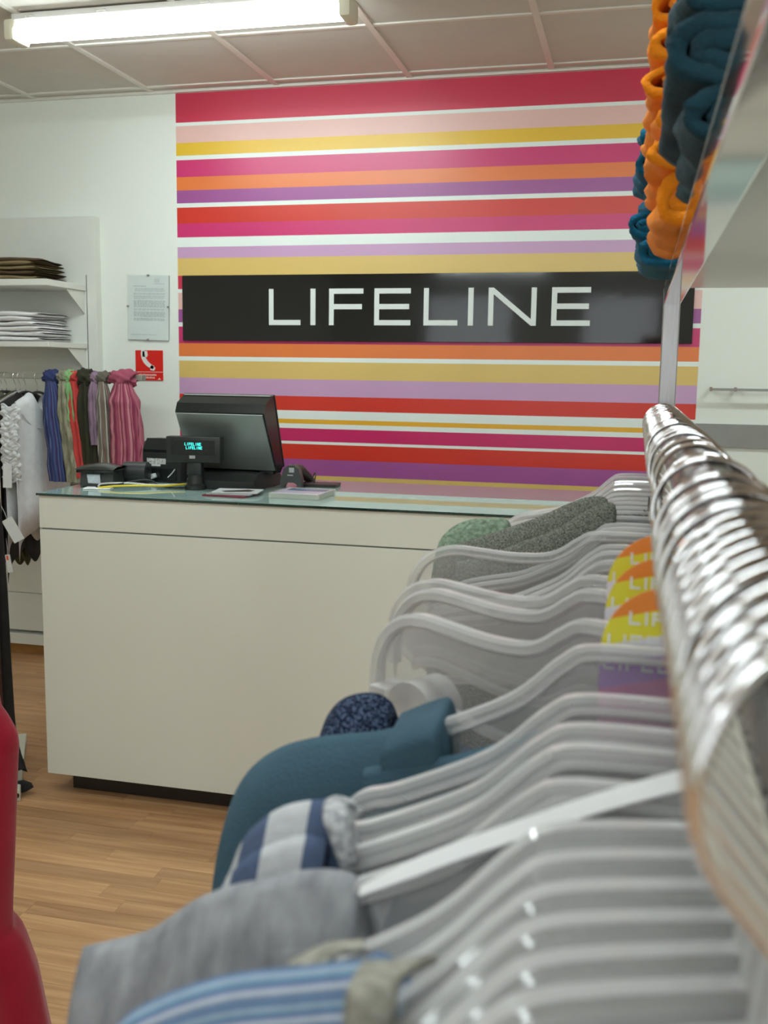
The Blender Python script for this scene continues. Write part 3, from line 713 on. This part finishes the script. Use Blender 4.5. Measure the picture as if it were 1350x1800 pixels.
def swing(label, p, w_, h, rot, orange=False):
    t = thing('price_tag', label, 'tag', p, rot, 'price tags on the jackets')
    obj('card', MB().box((-w_/2, -.0006, -h), (w_/2, .0006, 0)), TAGM, t)
    obj('string', MB().tube([(0, 0, -.004), (.004, .004, .03), (.0, .02, .07)], .0008, 5), PAPER, t)
    if orange: obj('sticker', MB().box((-w_*.3, -.0012, -h*.3), (w_*.1, -.0007, -.004)), mat('orange_sticker', lin('#E0562E'), .5), t)
swing('white rectangular price tag hanging beside the blouse ruffle', px(13, 815, 'Y', 3.872), .032*1.2, .105, (0, RX(2), RX(15)))
swing('white price tag tilted to the right below the rectangular one', px(12, 912, 'Y', 3.868), .05, .11, (0, RX(-28), RX(15)))
swing('narrow white price tag with an orange sticker', px(13, 975, 'Y', 3.872), .022, .08, (0, RX(-8), RX(15)), True)

# ------------------------------------------------------------------ floor-standing rack at the left edge
CREAM = mat('cream_enamel', (.66, .65, .54, 1), .4, vary=.02)
s2 = thing('floor_rack', 'cream floor rack with a flat base at the left edge', 'rack', (-2.235, 3.20, 0), (0, 0, RX(31)))
obj('base_plate', MB().box((-.45, -.45, 0), (.075, .105, .04), .003), CREAM, s2)
obj('post', MB().box((-.020, -.020, .0405), (.020, .020, 1.60), .002), CREAM, s2)
obj('arm', MB().box((-.012, -2.05, 1.56), (.012, -.021, 1.585), .002), CREAM, s2)
def long_garment(name, label, cat, pw, ztop, prof, m, seed, rotz=0, depth=.05):
    """narrow hanging garment: half-width profile by height, hung on a hanger from the rack's arm"""
    t = thing(name, label, cat, (pw[0], pw[1], 0), (0, 0, rotz), 'clothes on the floor rack')
    zs = [p[0] for p in prof]
    def fn(u, v):
        q = v*(len(prof)-1); i = min(int(q), len(prof)-2); f = q-i
        z = prof[i][0]*(1-f)+prof[i+1][0]*f; c = prof[i][1]*(1-f)+prof[i+1][1]*f; hw = prof[i][2]*(1-f)+prof[i+1][2]*f
        a = 2*PI*u
        return (c+hw*math.copysign(abs(math.cos(a))**.7, math.cos(a)), depth*(1+.6*v)*math.sin(a)*(1+.25*math.sin(5*a+seed+3*v)), z+.01*math.sin(3*a+seed)*(v > .97))
    mb = MB(); mb.grid(fn, 40, 40, closeu=True)
    obj('body', mb, m, t, smooth='all', solid=.0015)
    obj('hanger_hook', MB().tube([(a, b, c+ztop+.075) for a, b, c in hookpath(.0125, .0016, .06)], .0016, 6), CHROME, t, smooth='all')
    obj('hanger_arms', MB().tube([(-.14, 0, ztop-.03), (0, 0, ztop+.015), (.14, 0, ztop-.03)], .006, 6), BLACKP, t)
    return t
REDC = mat('red_coat_cloth', lin('#8F1128'), .9, spec=.2, vary=.08, bump=.2, sheen=.2)
BRN = mat('brown_leather', lin('#3A150C'), .5, vary=.2)
def edge(pts, Y, cx):  # right outline from the picture -> (z, centre, half-width)
    out = []
    for u, v in pts:
        q = px(u, v, 'Y', Y); out.append((q.z, (q.x-cx)/2-.10, abs((q.x-cx)/2+.10)))
    return out
cxr = -1.20
pr = [(1.50, 0, .03), (1.475, 0, .08), (1.42, -.02, .13), (1.30, -.03, .135), (1.12, -.03, .14)]+edge([(-6, 1240), (10, 1262), (26, 1290), (29, 1310), (27, 1350), (22, 1500), (18, 1600), (19, 1635), (40, 1660), (62, 1720), (85, 1830), (100, 1900)], 1.5, cxr)
long_garment('red_coat', 'red coat flaring out at the lower left edge', 'coat', (cxr, 1.5), 1.49, pr, REDC, 1)
cxb = px(-60, 1200, 'Y', 2.92).x
pb = [(1.50, 0, .03), (1.46, 0, .08), (1.35, 0, .10)]+[(q.z, (q.x-cxb)/2, abs(q.x-cxb)/2) for q in (px(u, v, 'Y', 2.92) for u, v in ((-8, 800), (4, 930), (12, 1040), (18, 1160), (24, 1260), (28, 1300), (36, 1330), (46, 1356)))]
long_garment('black_dress', 'long black garment with a trailing hem by the cream post', 'dress', (cxb, 2.92), 1.49, pb, BLK, 3, depth=.02)
pb2 = [(1.50, 0, .03), (1.46, 0, .06), (1.35, 0, .07)]+[(q.z, (q.x-cxb)/2-.02, abs(q.x-cxb)/2) for q in (px(u, v, 'Y', 2.84) for u, v in ((-20, 800), (-6, 930), (2, 1040), (9, 1160), (14, 1260), (20, 1380), (42, 1398)))]
long_garment('brown_trousers', 'dark brown long trousers in front of the black garment', 'trousers', (cxb, 2.84), 1.49, pb2, BRN, 5, depth=.02)
tl_ = MB()
tl_.prism([(-.012, .012), (.035, .026), (.058, .040), (.05, .055), (.02, .062), (-.02, .05)], 'Y', -.008, .008)
o = obj('black_belt_end', tl_, BLK, loc=(px(30, 1378, 'Y', 2.90).x, 2.90, -.0115)); tag(o, 'black belt end curling on the floor under the long garments', 'belt')

# ------------------------------------------------------------------ foreground rack
RXc, RZ, RR, YE = .0288, CH-.0457, .0125, 1.2
fx0, fx1 = .0232, .0418
zt0 = CH+.0786; zt1 = zt0+.0186
rk = thing('clothes_rack', 'steel clothes rack with round rail and top shelf in the foreground', 'rack', (RXc, YE, 0))
def rkb(name, lo, hi, m, ch=.0012): return obj(name, MB().box((lo[0]-RXc, lo[1]-YE, lo[2]), (hi[0]-RXc, hi[1]-YE, hi[2]), ch), m, rk)
rkb('post', (fx0, YE, .03), (fx1, YE+.0186, zt1), STEEL)
rkb('post', (fx0, -1.5, .03), (fx1, -1.4814, zt1), STEEL)
rkb('foot', (-.25, YE-.01, 0), (.30, YE+.03, .0295), STEEL)
rkb('foot', (-.25, -1.51, 0), (.30, -1.47, .0295), STEEL)
rkb('top_tube', (fx0, -1.4810, zt0), (fx1, YE-.0004, zt1), POLISH)
obj('rail_end_cap', MB().tube([(0, .1295-YE, RZ), (0, .1315-YE, RZ)], [RR*.8, RR], 40), mat('grey_cap_plastic', (.16, .16, .155, 1), .45), rk, smooth=True)
obj('rail', MB().tube([(0, .132-YE, RZ), (0, -.0005, RZ)], RR, 40), mat('rail_chrome_dark_reflection', (.13, .125, .12, 1), .2, metal=1, vary=.3, vscale=30), rk, smooth=True)  # chrome given a dark base in place of the dark surroundings it mirrors
SHELFM = mat('shelf_underside', (.62, .63, .58, 1), .12, spec=.6, vary=.01)
sh_z = zt1+.0005
rkb('shelf', (fx0+.001, -1.49, sh_z), (.43, YE+.018, sh_z+.006), SHELFM, .0008)
STOP = sh_z+.0065

# fleece stacks on the shelf
def fleece(m, t, w_, h, d_, seed, name='folded_layers'):
    """one folded fleece piece: an outer and an inner fold of thick cloth, soft bend to the left, open eye between them"""
    w2 = w_/2; k = h/3.3; th = k*.80; mb = MB(); ny = 16
    def ribbon3(path, n):
        P = catmull([(a, b, 0) for a, b in path], n)
        def off(i, s):
            a, b = P[max(i-1, 0)], P[min(i+1, n-1)]; t_ = (b-a).normalized()
            return P[i]+Vector((-t_.y, t_.x, 0))*s*th*.5
        ring = [off(i, 1) for i in range(n)]+[off(i, -1) for i in reversed(range(n))]
        N = len(ring); vs = []
        for j in range(ny+1):
            y = (j/ny-.5)*d_
            for q in ring:
                lf = max(0, min(1, (-q.x-w2*.35)/(w2*.5)))
                dx = (.0035+.004*lf)*nz(q.x*26+seed, y*26, q.y*60)+.004*nz(seed, y*14)+.0016*nz(q.y*260, y*90, seed)*lf
                dz = .0040*nz(q.x*30, y*22+seed, q.y*20)+.0012*nz(q.x*120+seed, y*60, 3)
                vs.append((q.x+dx, y+.007*nz(q.x*22+seed, q.y*60, 4)+.004*math.sin(q.x*60+seed), q.y+dz+h/2))
        fs = [(j*N+i, j*N+(i+1) % N, (j+1)*N+(i+1) % N, (j+1)*N+i) for j in range(ny) for i in range(N)]
        for base in (0, ny*N): fs += [(base+i, base+i+1, base+N-2-i, base+N-1-i) for i in range(n-1)]
        mb.add(vs, fs)
    e = .0115+.004*math.sin(seed*5)
    ribbon3([(w2, -1.22*k), (0, -1.3*k), (-w2*.6, -1.28*k), (-w2*.86, -1.15*k), (-w2+.002, -.62*k), (-w2, .1*k), (-w2+.004, .75*k), (-w2*.86, 1.2*k), (-w2*.6, 1.3*k), (0, 1.3*k), (w2, 1.22*k)], 56)
    ribbon3([(w2, -.52*k), (0, -.55*k), (-w2+e+.026, -.50*k), (-w2+e+.006, -.34*k), (-w2+e, .05*k), (-w2+e+.008, .42*k), (-w2+e+.03, .52*k), (0, .55*k), (w2, .52*k)], 44)
    return obj(name, mb, m, t, smooth='all')
ORANGE = mat('orange_fleece', lin('#E8861A', 1.1), .95, spec=.15, vary=.10, vscale=25, bump=.6, bscale=420, sheen=.08)
TEAL = mat('teal_fleece', lin('#175F7E'), .95, spec=.15, vary=.15, vscale=25, bump=.6, bscale=420, sheen=.08)
DTEAL = mat('dark_teal_fleece', lin('#1F3F4C'), .95, spec=.15, vary=.25, vscale=25, bump=.6, bscale=420, sheen=.08)
def pile(cname, m, yfront, n, hs, xl, width, depth, group, seed):
    z = STOP
    ords = ['lowest', 'second from the bottom', 'third from the bottom', 'fourth from the bottom', 'fifth from the bottom', 'sixth from the bottom', 'topmost']
    for k in range(n):
        h = hs[k % len(hs)]
        wd = width*random.uniform(.94, 1.04)
        lab = '%s folded fleece, %s of its pile on the steel rack shelf' % (cname, ords[k] if k < n-1 else 'topmost')
        t = thing('folded_fleece', lab, 'fleece', (xl[k % len(xl)]+wd/2, yfront+depth/2, z), (0, 0, RX(random.uniform(-2, 2))), group)
        fleece(m, t, wd, h, depth, seed+k*3.7)
        z += h*.985
random.seed(21)
pile('orange', ORANGE, .765, 7, [.040, .024, .023, .026, .024, .024, .024], [.010, .002, .006, .000, .004, .003, .012], .20, .22, 'orange fleece pile', 2)
pile('teal blue', TEAL, 1.035, 5, [.028, .026, .030, .026, .030], [-.003, -.008, .001, -.008, -.003], .20, .15, 'teal blue fleece pile', 40)
pile('dark teal', DTEAL, .50, 5, [.026, .030, .026, .030, .028], [.020, .011, .014, .017, .018], .19, .20, 'dark teal fleece pile', 80)

# ------------------------------------------------------------------ clear hangers
PL = .1125-.0457                 # plateau below the rail axis
PROF_A = [(0, 0), (.040, 0), (.052, -.005), (.067, -.019), (.081, -.028), (.107, -.040), (.13, -.045), (.150, -.050), (.163, -.057), (.168, -.068)]
PROF_B = [(0, 0), (.050, 0), (.062, -.004), (.075, -.013), (.088, -.0175), (.11, -.0185), (.135, -.0165), (.152, -.0155), (.166, -.019), (.177, -.028), (.1835, -.042), (.1848, -.062)]
def hanger_meshes(prof, webh, tipcut):
    pts = catmull([(-s, z, 0) for s, z in reversed(prof)], 34)
    pts = pts+[Vector((-p.x, p.y, 0)) for p in reversed(pts[:-1])]
    n = len(pts); top = [Vector((p.x, 0, p.y-PL)) for p in pts]
    rim = MB()
    hw, hh = .0040, .0036
    sect = [(-hw, -hh*.6), (-hw, hh*.5), (-hw*.6, hh), (hw*.6, hh), (hw, hh*.5), (hw, -hh*.6), (hw*.5, -hh), (-hw*.5, -hh)]
    vs = []
    for i in range(n):
        t = (top[min(i+1, n-1)]-top[max(i-1, 0)]).normalized(); nr = Vector((-t.z, 0, t.x))
        for a, b in sect: vs.append(top[i]+Vector((0, a, 0))+nr*b)
    k = len(sect)
    fs = [(i*k+j, i*k+(j+1) % k, (i+1)*k+(j+1) % k, (i+1)*k+j) for i in range(n-1) for j in range(k)]+[tuple(range(k)), tuple(range((n-1)*k, n*k))]
    rim.add(vs, fs)
    # neck boss that grips the wire
    b = MB(); b.tube([(0, 0, -PL+.002), (0, 0, -PL+.016)], [.0062, .0045], 12); rim.add(b.v, b.f)
    web = MB(); vs = []
    for i in range(n):
        s = abs(top[i].x); dz = webh*(1-.35*(s/.19)) if s < tipcut else webh*.65*max(.25, 1-(s-tipcut)/.02)
        for y in (-.0011, .0011):
            vs.append((top[i].x, y, top[i].z-hh*.5)); vs.append((top[i].x*.995, y, top[i].z-hh-dz))
    fs = []
    for i in range(n-1):
        a, b2 = 4*i, 4*i+4
        fs += [(a, b2, b2+1, a+1), (a+2, a+3, b2+3, b2+2), (a+1, b2+1, b2+3, a+3), (a, a+2, b2+2, b2)]
    web.add(vs, fs)
    low = MB(); low.tube([(p.x*.995, 0, p.z-hh-(webh*(1-.35*(abs(p.x)/.19)))) for p in top if abs(p.x) < tipcut], .003, 8)
    return rim.mesh('rim', True), web.mesh('web', True), low.mesh('lower_rim', 'all')
PROF_C = PROF_A[:6]+[(.118, -.0435), (.125, -.050), (.127, -.060)]
MC = hanger_meshes(PROF_C, .045, .115)
MA = hanger_meshes(PROF_A, .045, .155); MBB = hanger_meshes(PROF_B, .052, .172)
HOOK = MB().tube(hookpath(RR, .0013, PL-.004, loose=.0072), .0013, 10).mesh('hook', 'all')
disc = MB().tube([(-.150, -.012, -PL-.062), (-.150, .012, -PL-.062)], .016, 24).mesh('clip_disc', True)
clipb = MB().box((-.182, -.010, -PL-.070), (-.168, .010, -PL-.054), .002).mesh('clip_block', True)
HANG = []
WHP = mat('white_plastic', (.80, .80, .82, 1), .35, vary=.01)
def hanger(Y, kind, label, yaw=0, tilt=0, clips=False, white=False):
    t = thing('clothes_hanger', label, 'hanger', (RXc, Y, RZ), (0, RX(tilt), RX(yaw)), 'clear hangers on the steel rail')
    ms = {'A': MA, 'B': MBB, 'C': MC}[kind]
    link('rim', ms[0], CLEARH, t); link('web', ms[1], CLEARW, t); link('lower_rim', ms[2], CLEARH, t); link('hook', HOOK, CHROME, t)
    if white:
        for c in t.children: pass
    if clips:
        link('clip_disc', disc, CLEARH, t); link('clip_block', clipb, CLEARH, t)
    return t
YS = [(1.165, 'A', 0), (1.135, 'A', -3), (1.085, 'A', 0), (1.06, 'A', 0), (1.01, 'A', -2), (.97, 'A', 3), (.93, 'A', 0), (.90, 'A', -3), (.865, 'A', 0), (.835, 'A', 0), (.805, 'A', 3), (.765, 'A', 0), (.745, 'A', 2),
      (.72, 'B', 0), (.54, 'B', -22), (.50, 'B', -27), (.43, 'B', -30), (.662, 'A', -6), (.635, 'A', -10), (.60, 'A', -12),
      (.412, 'C', 0), (.345, 'C', 0), (.314, 'C', 0), (.296, 'C', 1), (.268, 'C', 0),
      (.250, 'C', 14), (.235, 'C', 16), (.221, 'C', 17), (.208, 'C', 18), (.196, 'C', 20), (.184, 'C', 20), (.170, 'C', 22), (.158, 'C', 22), (.147, 'C', 22), (.138, 'C', 23)]
YS.sort(key=lambda q: -q[0])
ORD = ['farthest', 'second', 'third', 'fourth', 'fifth', 'sixth', 'seventh', 'eighth', 'ninth', 'tenth', 'eleventh', 'twelfth', 'thirteenth', 'fourteenth', 'fifteenth', 'sixteenth', 'seventeenth', 'eighteenth', 'nineteenth', 'twentieth']
N_ = len(YS)
for i, (Y, k, yw) in enumerate(YS):
    kd = 'rounded-end' if k == 'B' else 'slope-shouldered'
    if i == 0: pos = 'farthest from the camera on the rail, next to the post'
    elif i == N_-1: pos = 'nearest to the camera on the rail'
    elif i < 20: pos = '%s along the rail from the far post' % ORD[i]
    else: pos = '%s along the rail from the camera' % ORD[N_-1-i]
    hanger(Y, k, 'clear %s hanger, %s' % (kd, pos), yaw=yw, clips=(k == 'B' and yw == -30))

# garments on those hangers: shoulder lines read off at the hanger's own depth
def local(pts, Y): return [(q.x-RXc, q.z-RZ) for q in (px(u, v, 'Y', Y) for u, v in pts)]
def fore(name, label, cat, Y, pts, neckpts, m, **kw):
    """pts: outer end -> neck edge (left shoulder), neckpts: down the neckline; mirrored for the right shoulder"""
    L = local(pts, Y); nk = local(neckpts, Y)
    half = L+nk
    last = half[-1]
    top = half+[(0, last[1]-.02)]+[(-a, b) for a, b in reversed(half)]
    t = thing(name, label, cat, (RXc, Y, RZ), group='clothes on the steel rail')
    xn = L[-1][0]
    drape('body', m, t, top, neck=(xn, -xn), n=120, **kw)
    return t, L, nk, top
GREYM = marl('grey_marl_jersey', '#77777D', '#9FA0A4', 120, stretch=(1, 1, .25), sharp=(.3, .7))
TEALS = mat('teal_cotton', lin('#3F5968'), .9, spec=.2, vary=.08, vscale=20, bump=.4, bscale=700)
NAVY = marl('navy_mesh_knit', '#141C30', '#5A6885', 800, sharp=(.50, .60), bump=1)
TWEED = marl('grey_tweed', '#33352F', '#86877D', 1100, sharp=(.38, .64), bump=.6)
SAGE = mat('sage_crochet', lin('#6C7D6A'), .95, vary=.5, vscale=260, bump=1, bscale=160)
TEE = stripes('grey_navy_bands', [(0, '#B6B7BB'), (.52, '#4C5974')], .0300, 'u', noisy=.06)
PIN = stripes('blue_white_pinstripe', [(0, '#5F7A9C'), (.22, '#76869F'), (.34, '#C4C9D2'), (.48, '#747FA4'), (.62, '#557A98'), (.80, '#9AABBB'), (.92, '#60789A')], .0052, 'v', noisy=.06, smooth=True)
BEIGE = marl('beige_neckband', '#85827A', '#A09D93', 300)
def band(name, m, parent, top, Yl, a, b, extra, length=.03, **kw):
    return drape(name, m, parent, top, u0=a, u1=b, bulge=kw.pop('bulge', .02), length=length, n=200, grow=1.0, fold=0, **kw)

# blue pinstripe shirt, nearest
t, L, nk, top = fore('striped_shirt', 'blue and white pinstriped shirt with a beige neckband, nearest garment', 'shirt', .200,
    [(120, 2050), (160, 1900), (215, 1800), (290, 1755), (400, 1722), (520, 1706), (640, 1690)], [(668, 1700), (700, 1760), (730, 1900)], PIN, bulge=.020, length=.40, seed=2, fold=.002, soft=.02)
def strip2(t, m, A, B, name='neckband', n=24):
    """flat cloth band between two edges given as (u, v, depth)"""
    a = catmull([px(u, v, 'Y', y)-Vector((RXc, t.location.y, RZ)) for u, v, y in A], n); b = catmull([px(u, v, 'Y', y)-Vector((RXc, t.location.y, RZ)) for u, v, y in B], n)
    return obj(name, MB().grid(lambda u, v: tuple(a[round(v*(n-1))].lerp(b[round(v*(n-1))], u)+Vector((0, -.0022*math.sin(PI*u), .0008*math.sin(PI*u)))), 6, n-1), m, t, smooth='all', solid=.0018)
strip2(t, BEIGE, [(640, 1694, .196), (620, 1728, .182), (609, 1780, .178), (606, 1950, .178)], [(768, 1684, .197), (716, 1712, .186), (692, 1775, .179), (686, 1950, .178)])
strip2(t, BEIGE, [(506, 1699, .216), (540, 1679, .220), (582, 1661, .222), (640, 1656, .221)], [(577, 1702, .212), (588, 1688, .214), (606, 1676, .214), (650, 1670, .214)])
# back of the same collar
# grey marl top
t, L, nk, top = fore('grey_jersey', 'plain grey marl jersey top between the striped shirt and striped tee', 'top', .268,
    [(148, 1668), (200, 1655), (262, 1638), (300, 1615), (345, 1585), (400, 1562), (450, 1550), (500, 1541), (560, 1534), (600, 1536), (628, 1548)], [(640, 1585), (655, 1640), (668, 1720)], GREYM, bulge=.016, length=.42, seed=5, fold=.003, soft=.016)
drape('neck_facing', GREYM, t, local([(492, 1540), (540, 1533), (590, 1532), (628, 1545), (642, 1585), (658, 1640)], .268), bulge=.0175, length=.09, neck=None, n=30, fold=0)
# striped tee
t, L, nk, top = fore('striped_tee', 'grey tee with broad navy bands beside the teal shirt', 't-shirt', .300,
    [(360, 1680), (372, 1600), (405, 1540), (425, 1490), (450, 1455), (490, 1425), (530, 1412), (575, 1408), (600, 1412)], [(612, 1440), (625, 1500), (640, 1600)], TEE, bulge=.014, length=.38, seed=7, fold=.004)
TN = marl('tee_neck_grey', '#8C8D92', '#B9BABD', 400)
strip2(t, TN, [(574, 1409, .300), (570, 1440, .287), (584, 1475, .284), (600, 1520, .284)], [(602, 1406, .300), (613, 1425, .292), (618, 1458, .287), (626, 1520, .285)])
strip2(t, TN, [(574, 1409, .301), (592, 1402, .310), (620, 1410, .312)], [(590, 1412, .301), (612, 1412, .309), (640, 1428, .311)])
sl = drape('sleeve', TEE, t, local([(368, 1600), (400, 1555), (430, 1515), (470, 1490), (530, 1470), (575, 1478)], .286), bulge=.010, length=.12, seed=3, fold=.002, n=40)
sl.location = (0, -.014, 0)
# teal shirt
t, L, nk, top = fore('teal_shirt', 'teal blue shirt with a turned collar on a clear hanger', 'shirt', .412,
    [(388, 1700), (392, 1560), (400, 1450), (415, 1395), (445, 1350), (490, 1318), (540, 1303), (600, 1294), (660, 1287), (705, 1275)], [(740, 1262), (775, 1255), (795, 1300), (815, 1400)], TEALS, bulge=.018, length=.42, seed=9, fold=.004)
drape('collar', TEALS, t, local([(690, 1279), (725, 1265), (765, 1252), (780, 1256), (790, 1290)], .412), bulge=.022, length=.045, neck=(-1, 1), n=24, fold=0)
sp_ = drape('collar_flap', TEALS, t, local([(640, 1352), (720, 1340), (800, 1330), (860, 1312), (920, 1292), (958, 1280)], .392), bulge=.007, length=.05, n=24, fold=0, seed=4)
sp_.location = (0, -.02, 0)
# navy mesh knit
t, L, nk, top = fore('navy_knit', 'navy open-mesh knit shoulder behind the teal shirt', 'knitwear', .452,
    [(560, 1330), (566, 1290), (578, 1258), (600, 1232), (630, 1220), (660, 1220), (682, 1232)], [(690, 1255), (700, 1300)], NAVY, bulge=.020, length=.4, seed=11, fold=.002)
# far garments
t, L, nk, top = fore('tweed_jacket', 'grey tweed sleeveless jacket near the far post', 'jacket', .81,
    [(770, 985), (800, 958), (845, 944), (900, 927), (950, 908), (1000, 888), (1035, 877), (1062, 876)], [(1068, 890), (1070, 930)], TWEED, bulge=.020, length=.5, seed=13, fold=.004)
t, L, nk, top = fore('tweed_jacket', 'grey tweed jacket just in front of the other tweed jacket', 'jacket', .785,
    [(800, 990), (860, 975), (920, 955), (980, 930), (1020, 905), (1050, 890), (1075, 885)], [(1082, 900), (1085, 940)], TWEED, bulge=.014, length=.5, seed=14, fold=.004)
t, L, nk, top = fore('crochet_top', 'sage green crochet top peeking out behind the tweed jackets', 'knitwear', .84,
    [(764, 1010), (768, 970), (778, 945), (800, 926), (830, 916), (860, 913), (885, 912)], [(895, 925), (900, 960)], SAGE, bulge=.022, length=.4, seed=15, fold=.003)
random.seed(31)
c = px(1142, 917, 'Y', .84); fb = MB()
for k in range(46):
    d = Vector((random.uniform(-1.2, .6), random.uniform(-.4, .4), random.uniform(-.55, .55))).normalized()*random.uniform(.008, .022)
    fb.tube([c-c, d*.5, d], [.0022, .0016, .0004], 5)
tag(obj('black_trim', fb, BLK, loc=c), 'tuft of black feathery trim between the far hanger necks', 'trim')

# white ribbon strap of a garment along the near hangers
a, b = px(632, 1566, 'Y', .258), px(1215, 1366, 'Y', .260)
rb_ = MB(); pts = catmull([a, px(760, 1512, 'Y', .2585), px(900, 1462, 'Y', .259), px(1060, 1408, 'Y', .2595), b], 30)
vs = []
for i, p in enumerate(pts):
    wv = .0027*(.5+.5*min(1, i/6))
    vs += [p+Vector((0, wv*.8, wv*.7)), p+Vector((0, -wv*.8, -wv*.7)), p+Vector((0, -wv*.8+.0012, -wv*.7-.0012)), p+Vector((0, wv*.8+.0012, wv*.7-.0012))]
fs = [(4*i+j, 4*i+(j+1) % 4, 4*i+4+(j+1) % 4, 4*i+4+j) for i in range(29) for j in range(4)]+[(0, 1, 2, 3), (116, 117, 118, 119)]
rb_.add([v-a for v in vs], fs)
tag(obj('ribbon_strap', rb_, WHP, loc=a, smooth=True), 'white ribbon strap stretched along a hanger above the grey top', 'strap')

# round-topped brand cards hung on the hanger necks
def ramp_mat():
    m = bpy.data.materials.new('card_bands'); m.use_nodes = True; nt = m.node_tree; b = nt.nodes['Principled BSDF']; b.inputs['Roughness'].default_value = .35
    tc = nt.nodes.new('ShaderNodeTexCoord'); mp = nt.nodes.new('ShaderNodeMapping'); mp.inputs['Rotation'].default_value = (0, RX(14), 0)
    nt.links.new(tc.outputs['Object'], mp.inputs[0])
    sp = nt.nodes.new('ShaderNodeSeparateXYZ'); nt.links.new(mp.outputs[0], sp.inputs[0])
    mr = nt.nodes.new('ShaderNodeMapRange'); mr.inputs[1].default_value = -.06; mr.inputs[2].default_value = .03
    nt.links.new(sp.outputs['Z'], mr.inputs[0])
    r = nt.nodes.new('ShaderNodeValToRGB'); r.color_ramp.interpolation = 'CONSTANT'; e = r.color_ramp.elements
    cols = [(0, '#E06FB8'), (.30, '#E06FB8'), (.556, '#B06FD8'), (.667, '#E6E2EC'), (.756, '#E8DC3A'), (.872, '#F08A30')]
    while len(e) < len(cols): e.new(.5)
    for el, (p, c_) in zip(e, cols): el.position = p; el.color = lin(c_)
    nt.links.new(mr.outputs[0], r.inputs[0]); nt.links.new(r.outputs[0], b.inputs['Base Color'])
    return m
CARD = ramp_mat(); CTXT = mat('card_white_print', (.85, .85, .85, 1), .5, vary=.01)
def brandcard(u, v, Y, R, label, yaw=0):
    p = px(u, v, 'Y', Y)
    t = thing('brand_card', label, 'card', p, (0, 0, RX(yaw)), 'brand cards on the hangers')
    poly = [(-R, -.052), (R, -.052)]+[(R*math.cos(a), R*math.sin(a)) for a in [PI*k/20 for k in range(0, 21)]]
    obj('card', MB().prism(poly, 'Y', -.0005, .0005), CARD, t)
    m = MB()
    for x0, z0 in ((-R*.60, .0115), (-R*.9, .0015), (-R*.95, -.0080)):
        x = x0
        for ch in 'LIFELINE':
            wd = .0046 if ch != 'I' else .0010
            if x+wd < R:
                for q in letter(ch, x, x+wd, z0, z0+.0055, .0010, .0010): m.prism(q, 'Y', -.0010, -.0006)
            x += wd+.0018
    obj('lettering', m, CTXT, t)
brandcard(1166, 1036, .492, .0262, 'farthest of the three round-topped cards with orange, yellow and purple bands')
brandcard(1168, 1082, .466, .0262, 'middle one of the three round-topped cards with coloured bands')
brandcard(1176, 1150, .421, .0275, 'nearest of the three round-topped cards, yellow and white above a clear hanger')
